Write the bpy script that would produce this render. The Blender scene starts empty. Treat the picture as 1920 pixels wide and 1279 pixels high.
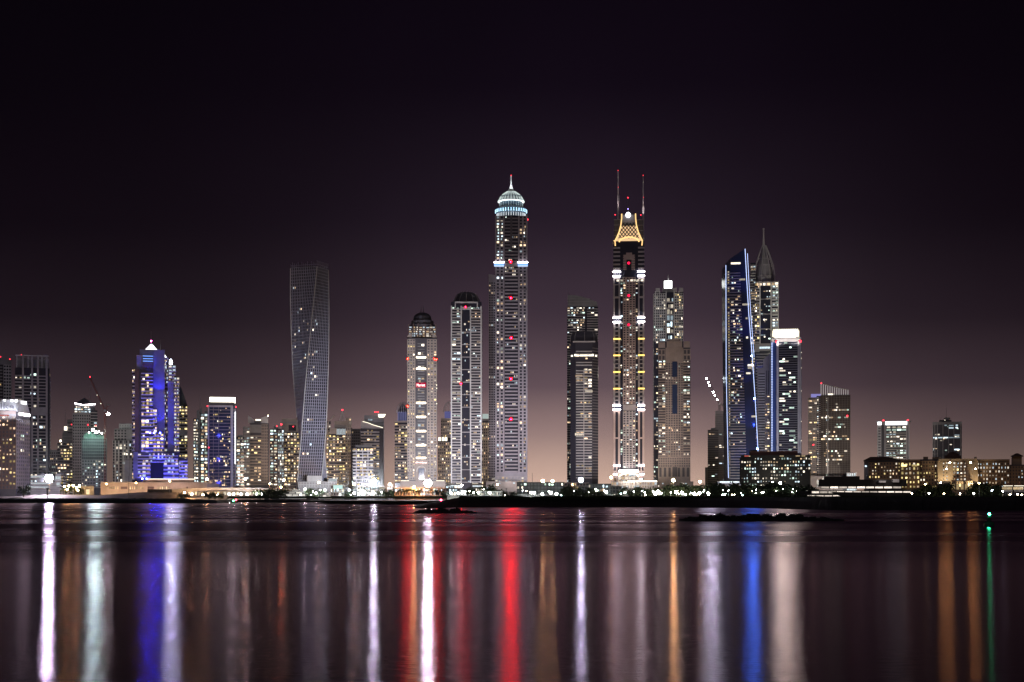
import bpy, math, random
from mathutils import Vector, Matrix
sc = bpy.context.scene
R = math.radians
F = 2865.0      # focal length in photograph pixels
HY = 932.0      # photograph row of the horizon
CZ = 6.0        # camera height above the water
# ------------------------------------------------------------------ camera
cam_d = bpy.data.cameras.new('camera'); cam = bpy.data.objects.new('camera', cam_d)
sc.collection.objects.link(cam); sc.camera = cam
cam.location = (0, 0, CZ); cam.rotation_euler = (R(90), 0, 0)
cam_d.sensor_width = 36; cam_d.lens = 36*F/1920
cam_d.shift_y = (HY-639.5)/1920; cam_d.clip_start = 1; cam_d.clip_end = 60000
# ------------------------------------------------------------------ world: night sky lit from below by the city
SKYS = 1.0
w = bpy.data.worlds.new("World"); sc.world = w; w.use_nodes = True
nt = w.node_tree; nt.nodes.clear()
def N(nt, typ, **kw):
    n = nt.nodes.new(typ)
    for k, v in kw.items():
        if k.startswith('i_'): n.inputs[k[2:].replace('_', ' ')].default_value = v
        else: setattr(n, k, v)
    return n
def ramp(nt, stops, src, interp='LINEAR'):
    r = N(nt, 'ShaderNodeValToRGB'); cr = r.color_ramp; cr.interpolation = interp
    while len(cr.elements) < len(stops): cr.elements.new(0.5)
    for e, (p, c) in zip(cr.elements, stops): e.position = p; e.color = (*c, 1)
    nt.links.new(src, r.inputs[0]); return r
tc = N(nt, 'ShaderNodeTexCoord'); sp = N(nt, 'ShaderNodeSeparateXYZ')
nt.links.new(tc.outputs['Generated'], sp.inputs[0])
m1 = N(nt, 'ShaderNodeMath', operation='MULTIPLY'); m1.inputs[1].default_value = 2.5
nt.links.new(sp.outputs[2], m1.inputs[0])       # 0.4 of z -> 1
base = ramp(nt, [(0.0, (.156, .104, .086)), (.06, (.130, .086, .076)), (.11, (.078, .050, .054)), (.18, (.033, .0205, .0265)),
                 (.28, (.0110, .0062, .0098)), (.42, (.0040, .0019, .0042)), (.62, (.0022, .0009, .0027)), (1.0, (.0013, .0004, .0021))], m1.outputs[0])
glow = ramp(nt, [(0.0, (.58, .39, .30)), (.045, (.41, .275, .222)), (.10, (.225, .152, .136)), (.18, (.085, .056, .064)), (.30, (.036, .0235, .033)), (.45, (.0125, .0078, .0135)), (.65, (.003, .0016, .004)), (1.0, (0, 0, 0))], m1.outputs[0])
ax = N(nt, 'ShaderNodeMath', operation='SUBTRACT'); ax.inputs[1].default_value = 0.045
nt.links.new(sp.outputs[0], ax.inputs[0])
a2 = N(nt, 'ShaderNodeMath', operation='DIVIDE'); a2.inputs[1].default_value = 0.17; nt.links.new(ax.outputs[0], a2.inputs[0])
a3 = N(nt, 'ShaderNodeMath', operation='POWER'); a3.inputs[1].default_value = 2; nt.links.new(a2.outputs[0], a3.inputs[0])
a4 = N(nt, 'ShaderNodeMath', operation='MULTIPLY'); a4.inputs[1].default_value = -1; nt.links.new(a3.outputs[0], a4.inputs[0])
a5 = N(nt, 'ShaderNodeMath', operation='EXPONENT'); nt.links.new(a4.outputs[0], a5.inputs[0])
mx = N(nt, 'ShaderNodeVectorMath', operation='SCALE'); nt.links.new(glow.outputs[0], mx.inputs[0]); nt.links.new(a5.outputs[0], mx.inputs['Scale'])
ad0 = N(nt, 'ShaderNodeVectorMath', operation='ADD'); nt.links.new(base.outputs[0], ad0.inputs[0]); nt.links.new(mx.outputs[0], ad0.inputs[1])
cn = N(nt, 'ShaderNodeTexNoise'); cn.inputs['Scale'].default_value = 5; cn.inputs['Detail'].default_value = 4; nt.links.new(tc.outputs['Generated'], cn.inputs[0])   # uneven murk in the lit air
cm = N(nt, 'ShaderNodeMapRange'); cm.inputs['From Min'].default_value = .3; cm.inputs['From Max'].default_value = .7; cm.inputs['To Min'].default_value = .86; cm.inputs['To Max'].default_value = 1.14
nt.links.new(cn.outputs[0], cm.inputs['Value']); ad = N(nt, 'ShaderNodeVectorMath', operation='SCALE'); nt.links.new(ad0.outputs[0], ad.inputs[0]); nt.links.new(cm.outputs[0], ad.inputs['Scale'])
bg = N(nt, 'ShaderNodeBackground'); wo = N(nt, 'ShaderNodeOutputWorld')
nt.links.new(ad.outputs[0], bg.inputs[0]); bg.inputs[1].default_value = SKYS; nt.links.new(bg.outputs[0], wo.inputs[0])
# faint fill light added behind the camera, high left, to lift the facades
md = bpy.data.lights.new('fill_sun', 'SUN'); md.energy = 0.15; md.angle = R(4); md.color = (.86, .84, 1.0)
fill_sun = bpy.data.objects.new('fill_sun', md); sc.collection.objects.link(fill_sun); fill_sun.rotation_euler = (R(55), 0, R(-28))
# ------------------------------------------------------------------ exposure and renderer
sc.view_settings.view_transform = 'Standard'; sc.view_settings.look = 'None'
sc.view_settings.exposure = 0; sc.view_settings.gamma = 1
sc.render.engine = 'CYCLES'
cy = sc.cycles; cy.use_denoising = True
cy.max_bounces = 4; cy.diffuse_bounces = 2; cy.glossy_bounces = 3; cy.transmission_bounces = 2; cy.volume_bounces = 0
cy.sample_clamp_indirect = 8; cy.use_light_tree = True; cy.caustics_reflective = True
# ------------------------------------------------------------------ lamp powers
BLUEP = 60000; UPW = 215000; FL = 1.15; HAZE = 1e-05
# ================================================================== helpers
def col_link(o): sc.collection.objects.link(o)
def PX(u, y): return (u-960)*y/F
def PZ(v, y): return CZ+(HY-v)*y/F
GZ = 3.0
_mats = {}
def mat(name, col=(.5, .5, .5), rough=.7, metal=0, var=.12, scale=.15, spec=.4):
    if name in _mats: return _mats[name]
    m = bpy.data.materials.new(name); m.use_nodes = True; t = m.node_tree; b = t.nodes['Principled BSDF']
    b.inputs['Roughness'].default_value = rough; b.inputs['Metallic'].default_value = metal
    b.inputs['Specular IOR Level'].default_value = spec
    g = N(t, 'ShaderNodeNewGeometry'); n = N(t, 'ShaderNodeTexNoise'); n.inputs['Scale'].default_value = scale; n.inputs['Detail'].default_value = 4
    t.links.new(g.outputs['Position'], n.inputs['Vector'])
    r = ramp(t, [(.3, tuple(c*(1-var) for c in col)), (.7, tuple(min(1, c*(1+var)) for c in col))], n.outputs[0])
    t.links.new(r.outputs[0], b.inputs['Base Color'])
    _mats[name] = m; return m
def emis(name, col, s, rand=0.0, sample=False):
    if name in _mats: return _mats[name]
    m = bpy.data.materials.new(name); m.use_nodes = True; t = m.node_tree; t.nodes.clear()
    e = N(t, 'ShaderNodeEmission'); e.inputs[0].default_value = (*col, 1); e.inputs[1].default_value = s
    o = N(t, 'ShaderNodeOutputMaterial'); t.links.new(e.outputs[0], o.inputs[0])
    if rand:                                     # rooms differ in how brightly they are lit
        oi = N(t, 'ShaderNodeObjectInfo'); p = N(t, 'ShaderNodeMath', operation='POWER'); p.inputs[1].default_value = 2.2
        t.links.new(oi.outputs['Random'], p.inputs[0])
        q = N(t, 'ShaderNodeMath', operation='MULTIPLY_ADD'); q.inputs[1].default_value = s*rand; q.inputs[2].default_value = s*.34
        t.links.new(p.outputs[0], q.inputs[0])
        g = N(t, 'ShaderNodeNewGeometry'); n = N(t, 'ShaderNodeTexNoise'); n.inputs['Scale'].default_value = .9
        t.links.new(g.outputs['Position'], n.inputs['Vector'])
        k = N(t, 'ShaderNodeMath', operation='MULTIPLY_ADD'); k.inputs[1].default_value = 1.6; k.inputs[2].default_value = .2
        t.links.new(n.outputs[0], k.inputs[0])
        z = N(t, 'ShaderNodeMath', operation='MULTIPLY'); t.links.new(q.outputs[0], z.inputs[0]); t.links.new(k.outputs[0], z.inputs[1])
        t.links.new(z.outputs[0], e.inputs[1])
    m.cycles.emission_sampling = 'FRONT_BACK' if sample else 'NONE'
    _mats[name] = m; return m
STONE = mat('warm_stone', (.33, .275, .25)); MAUVE = mat('pale_stone', (.35, .32, .33)); WHITE = mat('white_cladding', (.56, .54, .55), .5)
GREY = mat('grey_concrete', (.26, .25, .26)); DARKC = mat('dark_cladding', (.075, .07, .085), .4); BROWN = mat('brown_cladding', (.13, .085, .075), .5)
GLASS = mat('dark_glass', (.022, .024, .04), .12, 0, .2, .05, .8); BGLASS = mat('blue_glass', (.02, .04, .10), .12, 0, .2, .05, .8)
STEEL = mat('steel', (.30, .30, .32), .35, .8); BLACK = mat('black_metal', (.02, .02, .022), .6); SAND = mat('sand', (.20, .15, .14), .9, 0, .25, .08)
SOIL = mat('dark_soil', (.012, .012, .014), .95, 0, .4, .3, .1); ROCK = mat('wet_rock', (.012, .012, .014), .8, 0, .5, .8, .2)
LEAF = mat('dark_foliage', (.030, .042, .022), .8, 0, .45, .6, .1); BARK = mat('bark', (.05, .035, .025), .9); TILE = mat('roof_tile', (.10, .05, .035), .8)
HSTONE = mat('hotel_stone', (.30, .21, .14), .8); REDM = mat('red_paint', (.30, .04, .03), .5); BUOYG = mat('green_paint', (.01, .06, .035), .5)
CONC = mat('bridge_concrete', (.34, .29, .28), .8)
WARM = emis('warm_window', (1, .70, .42), .75, 3.0); WHT = emis('white_window', (1, .88, .70), .85, 3.4); COOL = emis('cool_window', (.72, .90, 1), .75, 3.2)
GRN = emis('greenish_window', (.76, 1, .86), .8, 3.0); YEL = emis('yellow_window', (1, .76, .32), .8, 3.0)
DIMW_ = [emis('dim_warm_window', (1, .72, .45), .55), emis('dim_white_window', (1, .9, .76), .9), emis('dim_cool_window', (.74, .9, 1), .7), emis('faint_window', (1, .8, .6), .3)]
PAL = {'warm': [WARM, WARM, WHT, YEL], 'mix': [WHT, WHT, COOL, WARM, GRN], 'cool': [COOL, WHT, COOL, GRN], 'yel': [YEL, YEL, WARM, WHT]}

class MB:
    def __init__(s): s.v = []; s.f = []; s.m = []; s.mats = []
    def mi(s, m):
        if m not in s.mats: s.mats.append(m)
        return s.mats.index(m)
    def add(s, vs, fs, m):
        o = len(s.v); i = s.mi(m); s.v += [tuple(p) for p in vs]
        for f in fs: s.f.append(tuple(k+o for k in f)); s.m.append(i)
    def box(s, o, ax, ay, x0, x1, y0, y1, z0, z1, m):
        P = []
        for z in (z0, z1):
            for (x, y) in ((x0, y0), (x1, y0), (x1, y1), (x0, y1)):
                P.append((o[0]+ax[0]*x+ay[0]*y, o[1]+ax[1]*x+ay[1]*y, z))
        s.add(P, [(0, 3, 2, 1), (4, 5, 6, 7), (0, 1, 5, 4), (1, 2, 6, 5), (2, 3, 7, 6), (3, 0, 4, 7)], m)
    def prism(s, poly, z0, z1, m, top=None):
        n = len(poly); tp = top or poly
        z1s = z1 if isinstance(z1, (list, tuple)) else [z1]*n
        vs = [(x, y, z0) for x, y in poly]+[(x, y, z) for (x, y), z in zip(tp, z1s)]
        s.add(vs, [tuple(range(n-1, -1, -1)), tuple(range(n, 2*n))]+[(i, (i+1) % n, n+(i+1) % n, n+i) for i in range(n)], m)
    def lathe(s, cx, cy, prof, m, n=20, z=None):
        vs = []; fs = []
        for r, zz in prof:
            for i in range(n):
                a = 2*math.pi*i/n; vs.append((cx+r*math.cos(a), cy+r*math.sin(a), zz))
        for j in range(len(prof)-1):
            for i in range(n):
                fs.append((j*n+i, j*n+(i+1) % n, (j+1)*n+(i+1) % n, (j+1)*n+i))
        fs.append(tuple(range(n-1, -1, -1))); k = (len(prof)-1)*n; fs.append(tuple(range(k, k+n)))
        s.add(vs, fs, m)
    def tube(s, pts, r, m, n=6, r2=None):
        pts = [Vector(p) for p in pts]; vs = []; fs = []; L = len(pts)
        for j, p in enumerate(pts):
            d = (pts[min(j+1, L-1)]-pts[max(j-1, 0)]).normalized()
            a = d.cross(Vector((0, 1, 0)) if abs(d.y) < .9 else Vector((1, 0, 0))).normalized(); b = d.cross(a)
            rr = r if r2 is None else r+(r2-r)*j/(L-1)
            for i in range(n):
                t = 2*math.pi*i/n; vs.append(p+a*rr*math.cos(t)+b*rr*math.sin(t))
        for j in range(L-1):
            for i in range(n): fs.append((j*n+i, j*n+(i+1) % n, (j+1)*n+(i+1) % n, (j+1)*n+i))
        fs.append(tuple(range(n-1, -1, -1))); fs.append(tuple(range((L-1)*n, L*n)))
        s.add(vs, fs, m)
    def mesh(s, name, org=(0, 0, 0)):
        me = bpy.data.meshes.new(name)
        me.from_pydata([(x-org[0], y-org[1], z-org[2]) for x, y, z in s.v], [], s.f)
        for m in s.mats: me.materials.append(m)
        me.polygons.foreach_set('material_index', s.m); me.update(); return me
    def build(s, name, root=None, loc=None):
        org = tuple(root.location) if root is not None else (loc or (0, 0, 0))
        o = bpy.data.objects.new(name, s.mesh(name, org)); col_link(o)
        if root is not None: o.parent = root
        else: o.location = org
        return o
def tag(o, label=None, cat=None, group=None, kind=None):
    if label: o['label'] = label
    if cat: o['category'] = cat
    if group: o['group'] = group
    if kind: o['kind'] = kind
    return o
def empty(name, loc): 
    o = bpy.data.objects.new(name, None); o.location = loc; o.empty_display_size = 2; col_link(o); return o
_unit = {}
def unit(m, name='unit'):
    k = (m.name, name)
    if k not in _unit:
        b = MB(); b.box((0, 0), (1, 0), (0, 1), 0, 1, 0, 1, 0, 1, m); _unit[k] = b.mesh(name)
    return _unit[k]
AX = (1, 0); AY = (0, 1)

class Facade:
    """a vertical wall plane: P0 -> P1 from left to right as seen from the water, outward normal towards the water"""
    def __init__(s, T, P0, P1, u0, u1):
        s.T = T; s.P0 = P0; s.L = math.hypot(P1[0]-P0[0], P1[1]-P0[1]); s.u0 = u0; s.u1 = u1
        s.ax = ((P1[0]-P0[0])/s.L, (P1[1]-P0[1])/s.L); s.n = (s.ax[1], -s.ax[0])
    def A(s, a): return ((a-s.u0)/(s.u1-s.u0) if a > 1.5 else a)*s.L
    def box(s, part, m, a0, a1, v0, v1, d0=0, d1=.6):
        s.T.mb(part).box(s.P0, s.ax, s.n, s.A(a0), s.A(a1), d0, d1, PZ(v1, s.T.D), PZ(v0, s.T.D), m)
    def obj(s, name, m, a0, a1, v0, v1, d0, d1, label=None):
        A0, A1 = s.A(a0), s.A(a1); z0, z1 = PZ(v1, s.T.D), PZ(v0, s.T.D)
        o = bpy.data.objects.new(name, unit(m, name)); col_link(o); o.parent = s.T.root; rl = s.T.root.location
        x = s.P0[0]+s.ax[0]*A0+s.n[0]*d1; y = s.P0[1]+s.ax[1]*A0+s.n[1]*d1
        o.location = (x-rl[0], y-rl[1], z0-rl[2]); o.rotation_euler = (0, 0, math.atan2(s.ax[1], s.ax[0])); o.scale = (A1-A0, d1-d0, z1-z0)
        if label: o['label'] = label
        return o
    def nv(s, v0, v1, fh=4.3): return max(1, round((v1-v0)*s.T.D/F/fh))
    def grid(s, v0, v1, nu, m, nv=None, pier=.36, span=.38, pr=.5, a0=0., a1=1., part='wall'):
        nv = nv or s.nv(v0, v1); b = s.T.mb(part); A0, A1 = s.A(a0), s.A(a1); D = s.T.D
        z0, z1 = PZ(v1, D), PZ(v0, D); cw = (A1-A0)/nu; ch = (z1-z0)/nv
        for i in range(nu+1):
            x = A0+i*cw; b.box(s.P0, s.ax, s.n, max(A0, x-cw*pier/2), min(A1, x+cw*pier/2), 0, pr, z0, z1, m)
        for j in range(nv+1):
            z = z0+j*ch; b.box(s.P0, s.ax, s.n, A0+.02, A1-.02, 0, pr-.12, max(z0+.03, z-ch*span/2), min(z1-.03, z+ch*span/2), m)
        s.band_like = False; s.last = (v0, v1, nu, nv, pier, span, a0, a1)
        return s
    def bands(s, v0, v1, m, nv=None, th=.42, pr=1.4, a0=0., a1=1., part='balcony', skip=()):
        nv = nv or s.nv(v0, v1); ch = (v1-v0)/nv
        for j in range(nv):
            if j in skip: continue
            s.obj(part, m, a0, a1, v0+(j+1-th)*ch, v0+(j+1)*ch, 0, pr)
        s.band_like = True; s.last = (v0, v1, max(2, int((s.A(a1)-s.A(a0))/4)), nv, .25, th, a0, a1)
        return s
    def fins(s, us, v0, v1, m, wd=1.0, pr=1.2, part='pier'):
        b = s.T.mb(part); D = s.T.D
        for u in us:
            A = s.A(u); b.box(s.P0, s.ax, s.n, A-wd/2, A+wd/2, 0, pr, PZ(v1, D), PZ(v0, D), m)
        return s
    def lit(s, n, pal='mix', seed=None, run=.35, v0=None, v1=None, a0=None, a1=None, fw=None):
        V0, V1, nu, nv, pier, span, A0, A1 = s.last; T = s.T
        if A0 > 1.5: A0 = (A0-s.u0)/(s.u1-s.u0)
        if A1 > 1.5: A1 = (A1-s.u0)/(s.u1-s.u0)
        rnd = T.rnd; cw = (A1-A0)/nu; ch = (V1-V0)/nv; used = set(); k = 0; tries = 0; n = int(n*1.75)+1
        while k < n and tries < n*20:
            tries += 1; i = rnd.randrange(nu); j = rnd.randrange(nv); mm = rnd.choice(PAL[pal])
            L = 1+(rnd.random() < run)+(rnd.random() < run*.5)
            for q in range(L):
                if i+q >= nu or (i+q, j) in used: break
                vv = V0+(j+span/2)*ch
                if (v0 and vv < v0) or (v1 and vv > v1): break
                used.add((i+q, j)); x0 = A0+(i+q+pier/2)*cw; x1 = A0+(i+q+1-pier/2)*cw
                b0 = V0+(j+span/2)*ch; b1 = V0+(j+1-span/2)*ch
                if s.band_like: b0 = V0+j*ch+.05*ch; b1 = V0+(j+1-span)*ch
                if rnd.random() < .45:          # half of the room is dark or curtained
                    g = (x1-x0)*rnd.uniform(.3, .5); x0, x1 = (x0+g, x1) if rnd.random() < .5 else (x0, x1-g)
                if rnd.random() < .4: b0 += (b1-b0)*.3
                if T.nlit < 100: s.obj('window', mm, x0, x1, b0, b1, .04, .12)
                else: s.box('windows', DIMW_[rnd.randrange(4)], x0, x1, b0, b1, .04, .12)
                k += 1; T.nlit += 1
        return s
    band_like = False
class Thing:
    def __init__(s, name, label, cat, uc, D, depth=30, group=None, gz=GZ):
        s.D = D; s.k = D/F; s.parts = {}; s.nlit = 0; s.rnd = random.Random(hash_(label))
        # the shore curves round the bay, so the towers and blocks face the middle of the water
        s.th = math.atan2(PX(uc, D), D) if cat in ('tower', 'building') else 0.0
        s.C = (PX(uc, D), D); s.bk = (math.sin(s.th), math.cos(s.th)); s.cb = s.C[0]*s.bk[0]+s.C[1]*s.bk[1]
        s.root = empty(name, (*s.XY(uc, depth/2), gz)); tag(s.root, label, cat, group); s.gz = gz
    def mb(s, part):
        if part not in s.parts: s.parts[part] = MB()
        return s.parts[part]
    def block(s, part, m, u0, u1, v0, v1=None, w0=0, w1=30, top=None):
        """axis-aligned block whose silhouette is u0..u1; returns its front and visible side facades"""
        D = s.D; z1 = PZ(v0, D); z0 = s.gz if v1 is None else PZ(v1, D)
        a, b = s.XY(u0, w0), s.XY(u1, w0); dx, dy = s.bk[0]*(w1-w0), s.bk[1]*(w1-w0)
        a2, b2 = (a[0]+dx, a[1]+dy), (b[0]+dx, b[1]+dy)
        s.mb(part).prism([a, b, b2, a2], z0, z1, m)
        fr = Facade(s, a, b, u0, u1)
        return fr, (Facade(s, b, b2, 0, 1) if (u0+u1)/2 < 960 else Facade(s, a2, a, 0, 1))
    def F(s, u0, u1, w=0): return Facade(s, s.XY(u0, w), s.XY(u1, w), u0, u1)
    def poly(s, part, m, pts, v0, v1=None, back=30, tops=None):
        """pts: visible footprint corners (u, metres behind the front plane), left to right"""
        P = [s.XY(u, w_) for u, w_ in pts]
        B = [(P[i][0]+s.bk[0]*(back-pts[i][1]), P[i][1]+s.bk[1]*(back-pts[i][1])) for i in (-1, 0)]
        z0 = s.gz if v1 is None else PZ(v1, s.D)
        zt = PZ(v0, s.D) if tops is None else [PZ(v, s.D) for v in tops]+[PZ(tops[-1], s.D), PZ(tops[0], s.D)]
        s.mb(part).prism(P+B, z0, zt, m)
        return [Facade(s, P[i], P[i+1], pts[i][0], pts[i+1][0]) for i in range(len(P)-1)]
    def XY(s, u, w=0):
        q = (u-960)/F; t_ = (s.cb+w)/(q*s.bk[0]+s.bk[1]); return (q*t_, t_)
    def X(s, u, w=0): return s.XY(u, w)[0]
    def Z(s, v): return PZ(v, s.D)
    def P(s, u, v, w=0): return (*s.XY(u, w), PZ(v, s.D))
    def tube(s, part, m, pts, r, n=6, r2=None): s.mb(part).tube([s.P(*p) for p in pts], r, m, n, r2)
    def lathe(s, part, m, u, w, prof, n=20): s.mb(part).lathe(*s.XY(u, w), [(r*s.k, s.Z(v)) for r, v in prof], m, n)
    def lens(s, name, u, v, r, m, w=-2, label=None):
        """an outward-facing lamp: housing with a lit lens, as one part"""
        key = (m.name, 'lens'+name)
        if key not in _unit:
            b = MB(); n = 10; c = [(math.cos(2*math.pi*i/n), 0, math.sin(2*math.pi*i/n)) for i in range(n)]
            b.add([(x, -.02, z) for x, y, z in c], [tuple(range(n-1, -1, -1))][:1], m)
            b.add([(x*1.15, 0, z*1.15) for x, y, z in c]+[(x*.8, .8, z*.8) for x, y, z in c],
                  [tuple(range(n)), tuple(range(2*n-1, n-1, -1))]+[(i, n+i, n+(i+1) % n, (i+1) % n) for i in range(n)], BLACK)
            if m in (BEACON, BORNG):        # visor added to block the red spill sideways
                b.add([(x*q_, y_, z*q_) for q_, y_ in ((1.15, 0), (1.15, -1.5), (1.08, -1.5), (1.08, 0)) for x, y, z in c],
                      [(k*n+i, k*n+(i+1) % n, (k+1)*n+(i+1) % n, (k+1)*n+i) for k in range(3) for i in range(n)], BLACK)
            _unit[key] = b.mesh(name)
        o = bpy.data.objects.new(name, _unit[key]); col_link(o); o.parent = s.root
        p = s.P(u, v, w); rl = s.root.location; o.location = (p[0]-rl[0], p[1]-rl[1], p[2]-rl[2]); o.scale = (r, r, r)
        if label: o['label'] = label
        if m is BEACON or m is BORNG:                     # the bulb itself, small and strong, in front of its red lens
            c = s.lens('bulb', u, v, min(.55, r*.3), BCORE if m is BEACON else BCORO, w-.3); c.location = (0, -.3/r, 0); c.scale = (min(.55, r*.3)/r,)*3; c.parent = o
        return o
    def text(s, name, txt, u0, u1, v0, v1, m, w=-1.2, wide=True):
        cu = bpy.data.curves.new(name, 'FONT'); cu.body = txt; cu.size = 1; cu.extrude = .05; cu.resolution_u = 2
        tmp = bpy.data.objects.new(name, cu); me = bpy.data.meshes.new_from_object(tmp); bpy.data.objects.remove(tmp)
        xs = [v.co.x for v in me.vertices]; ys = [v.co.y for v in me.vertices]
        A_, B_ = s.XY(u0, w), s.XY(u1, w); z0, z1 = s.Z(v1), s.Z(v0); wx = max(xs)-min(xs); sz = (z1-z0)/(max(ys)-min(ys)); rl = s.root.location
        mx_, my_ = min(xs), min(ys)
        for v in me.vertices:
            g = (v.co.x-mx_)/wx; Z = z0+(v.co.y-my_)*sz; X = A_[0]+(B_[0]-A_[0])*g; Y = A_[1]+(B_[1]-A_[1])*g-v.co.z*4
            v.co = (X-rl[0], Y-rl[1], Z-rl[2])
        me.materials.clear(); me.materials.append(m)
        o = bpy.data.objects.new(name, me); col_link(o); o.parent = s.root; return o
    def done(s):
        for n, b in s.parts.items():
            o = b.build(n, s.root)
            if n == 'windows': o['kind'] = 'stuff'
        s.parts = {}
        return s
def hash_(t):
    h = 7
    for c in t: h = (h*31+ord(c)) % 1000003
    return h
BEACON = emis('red_beacon', (1, .006, .045), 1.2); BEACS = emis('red_beacon_small', (1, .03, .05), 6, sample=True); BCORE = emis('red_beacon_core', (1, .0004, .0016), 2900, sample=True); BORNG = emis('orange_red_beacon', (1, .03, .03), 2.2); BCORO = emis('orange_red_beacon_core', (1, .0012, .0006), 3200, sample=True)
LWHITE = emis('white_lamp', (.88, .90, 1), 3500, sample=True); LGRN = emis('green_white_lamp', (.62, 1, .88), 1100, sample=True)
CRWN = emis('crown_light', (1, .92, .72), 2.2); CRWNW = emis('white_crown_light', (.95, .97, 1), 2.6); CRWB = emis('blue_crown_light', (.18, .36, 1), 1.6, sample=True)
BARW = emis('white_light_bar', (.95, .88, .88), 24, sample=True); BARG = emis('gold_light_bar', (1, .66, .16), 2.4); BARWM = emis('warm_light_bar', (1, .84, .60), 8, sample=True)
LEDB = emis('blue_white_led', (.50, .62, 1), 2.0); NEON = emis('gold_neon', (1, .62, .24), 1.5); REDS = emis('red_sign_light', (1, .03, .12), 2.2); REDT = emis('sign_letters', (1, .62, .60), 4)
DIMP = emis('lit_shop_front', (.85, .95, 1), 1.1, 1.2); DIMW = emis('warm_shop_front', (1, .74, .42), 1.0, 1.2)
def spot(parent, loc, target, power, colr, ang=60, size=1.0, blend=.6, name='lamp'):
    d = bpy.data.lights.new(name, 'SPOT'); d.energy = power; d.color = colr; d.spot_size = R(ang); d.spot_blend = blend; d.shadow_soft_size = size
    o = bpy.data.objects.new(name, d); col_link(o); v = Vector(target)-Vector(loc)
    o.rotation_euler = v.to_track_quat('-Z', 'Y').to_euler(); o.parent = parent
    o.location = Vector(loc)-Vector(parent.location); return o
def uplight(u, D, dist, vt, power, colr, label, ang=70, z=None, wt=0, u_t=None, gz=GZ):
    """an added floodlight in front of a facade, standing in for street light"""
    y = D-dist; x = PX(u, D); z = gz+13 if z is None else z
    r = empty('floodlight', (x, y, gz)); tag(r, label, 'floodlight', 'added floodlights aimed up the towers')
    b = MB(); b.box((x, y), AX, AY, -.9, .9, -.5, .5, z-.9, z, BLACK); b.build('housing', r)
    b = MB(); b.box((x, y), AX, AY, -.18, .18, -.18, .18, gz, z-.9, BLACK); b.build('pole', r)
    spot(r, (x, y, z+.3), (PX(u_t or u, D), D+wt, PZ(vt, D)), power, colr, ang)
    return r
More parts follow.
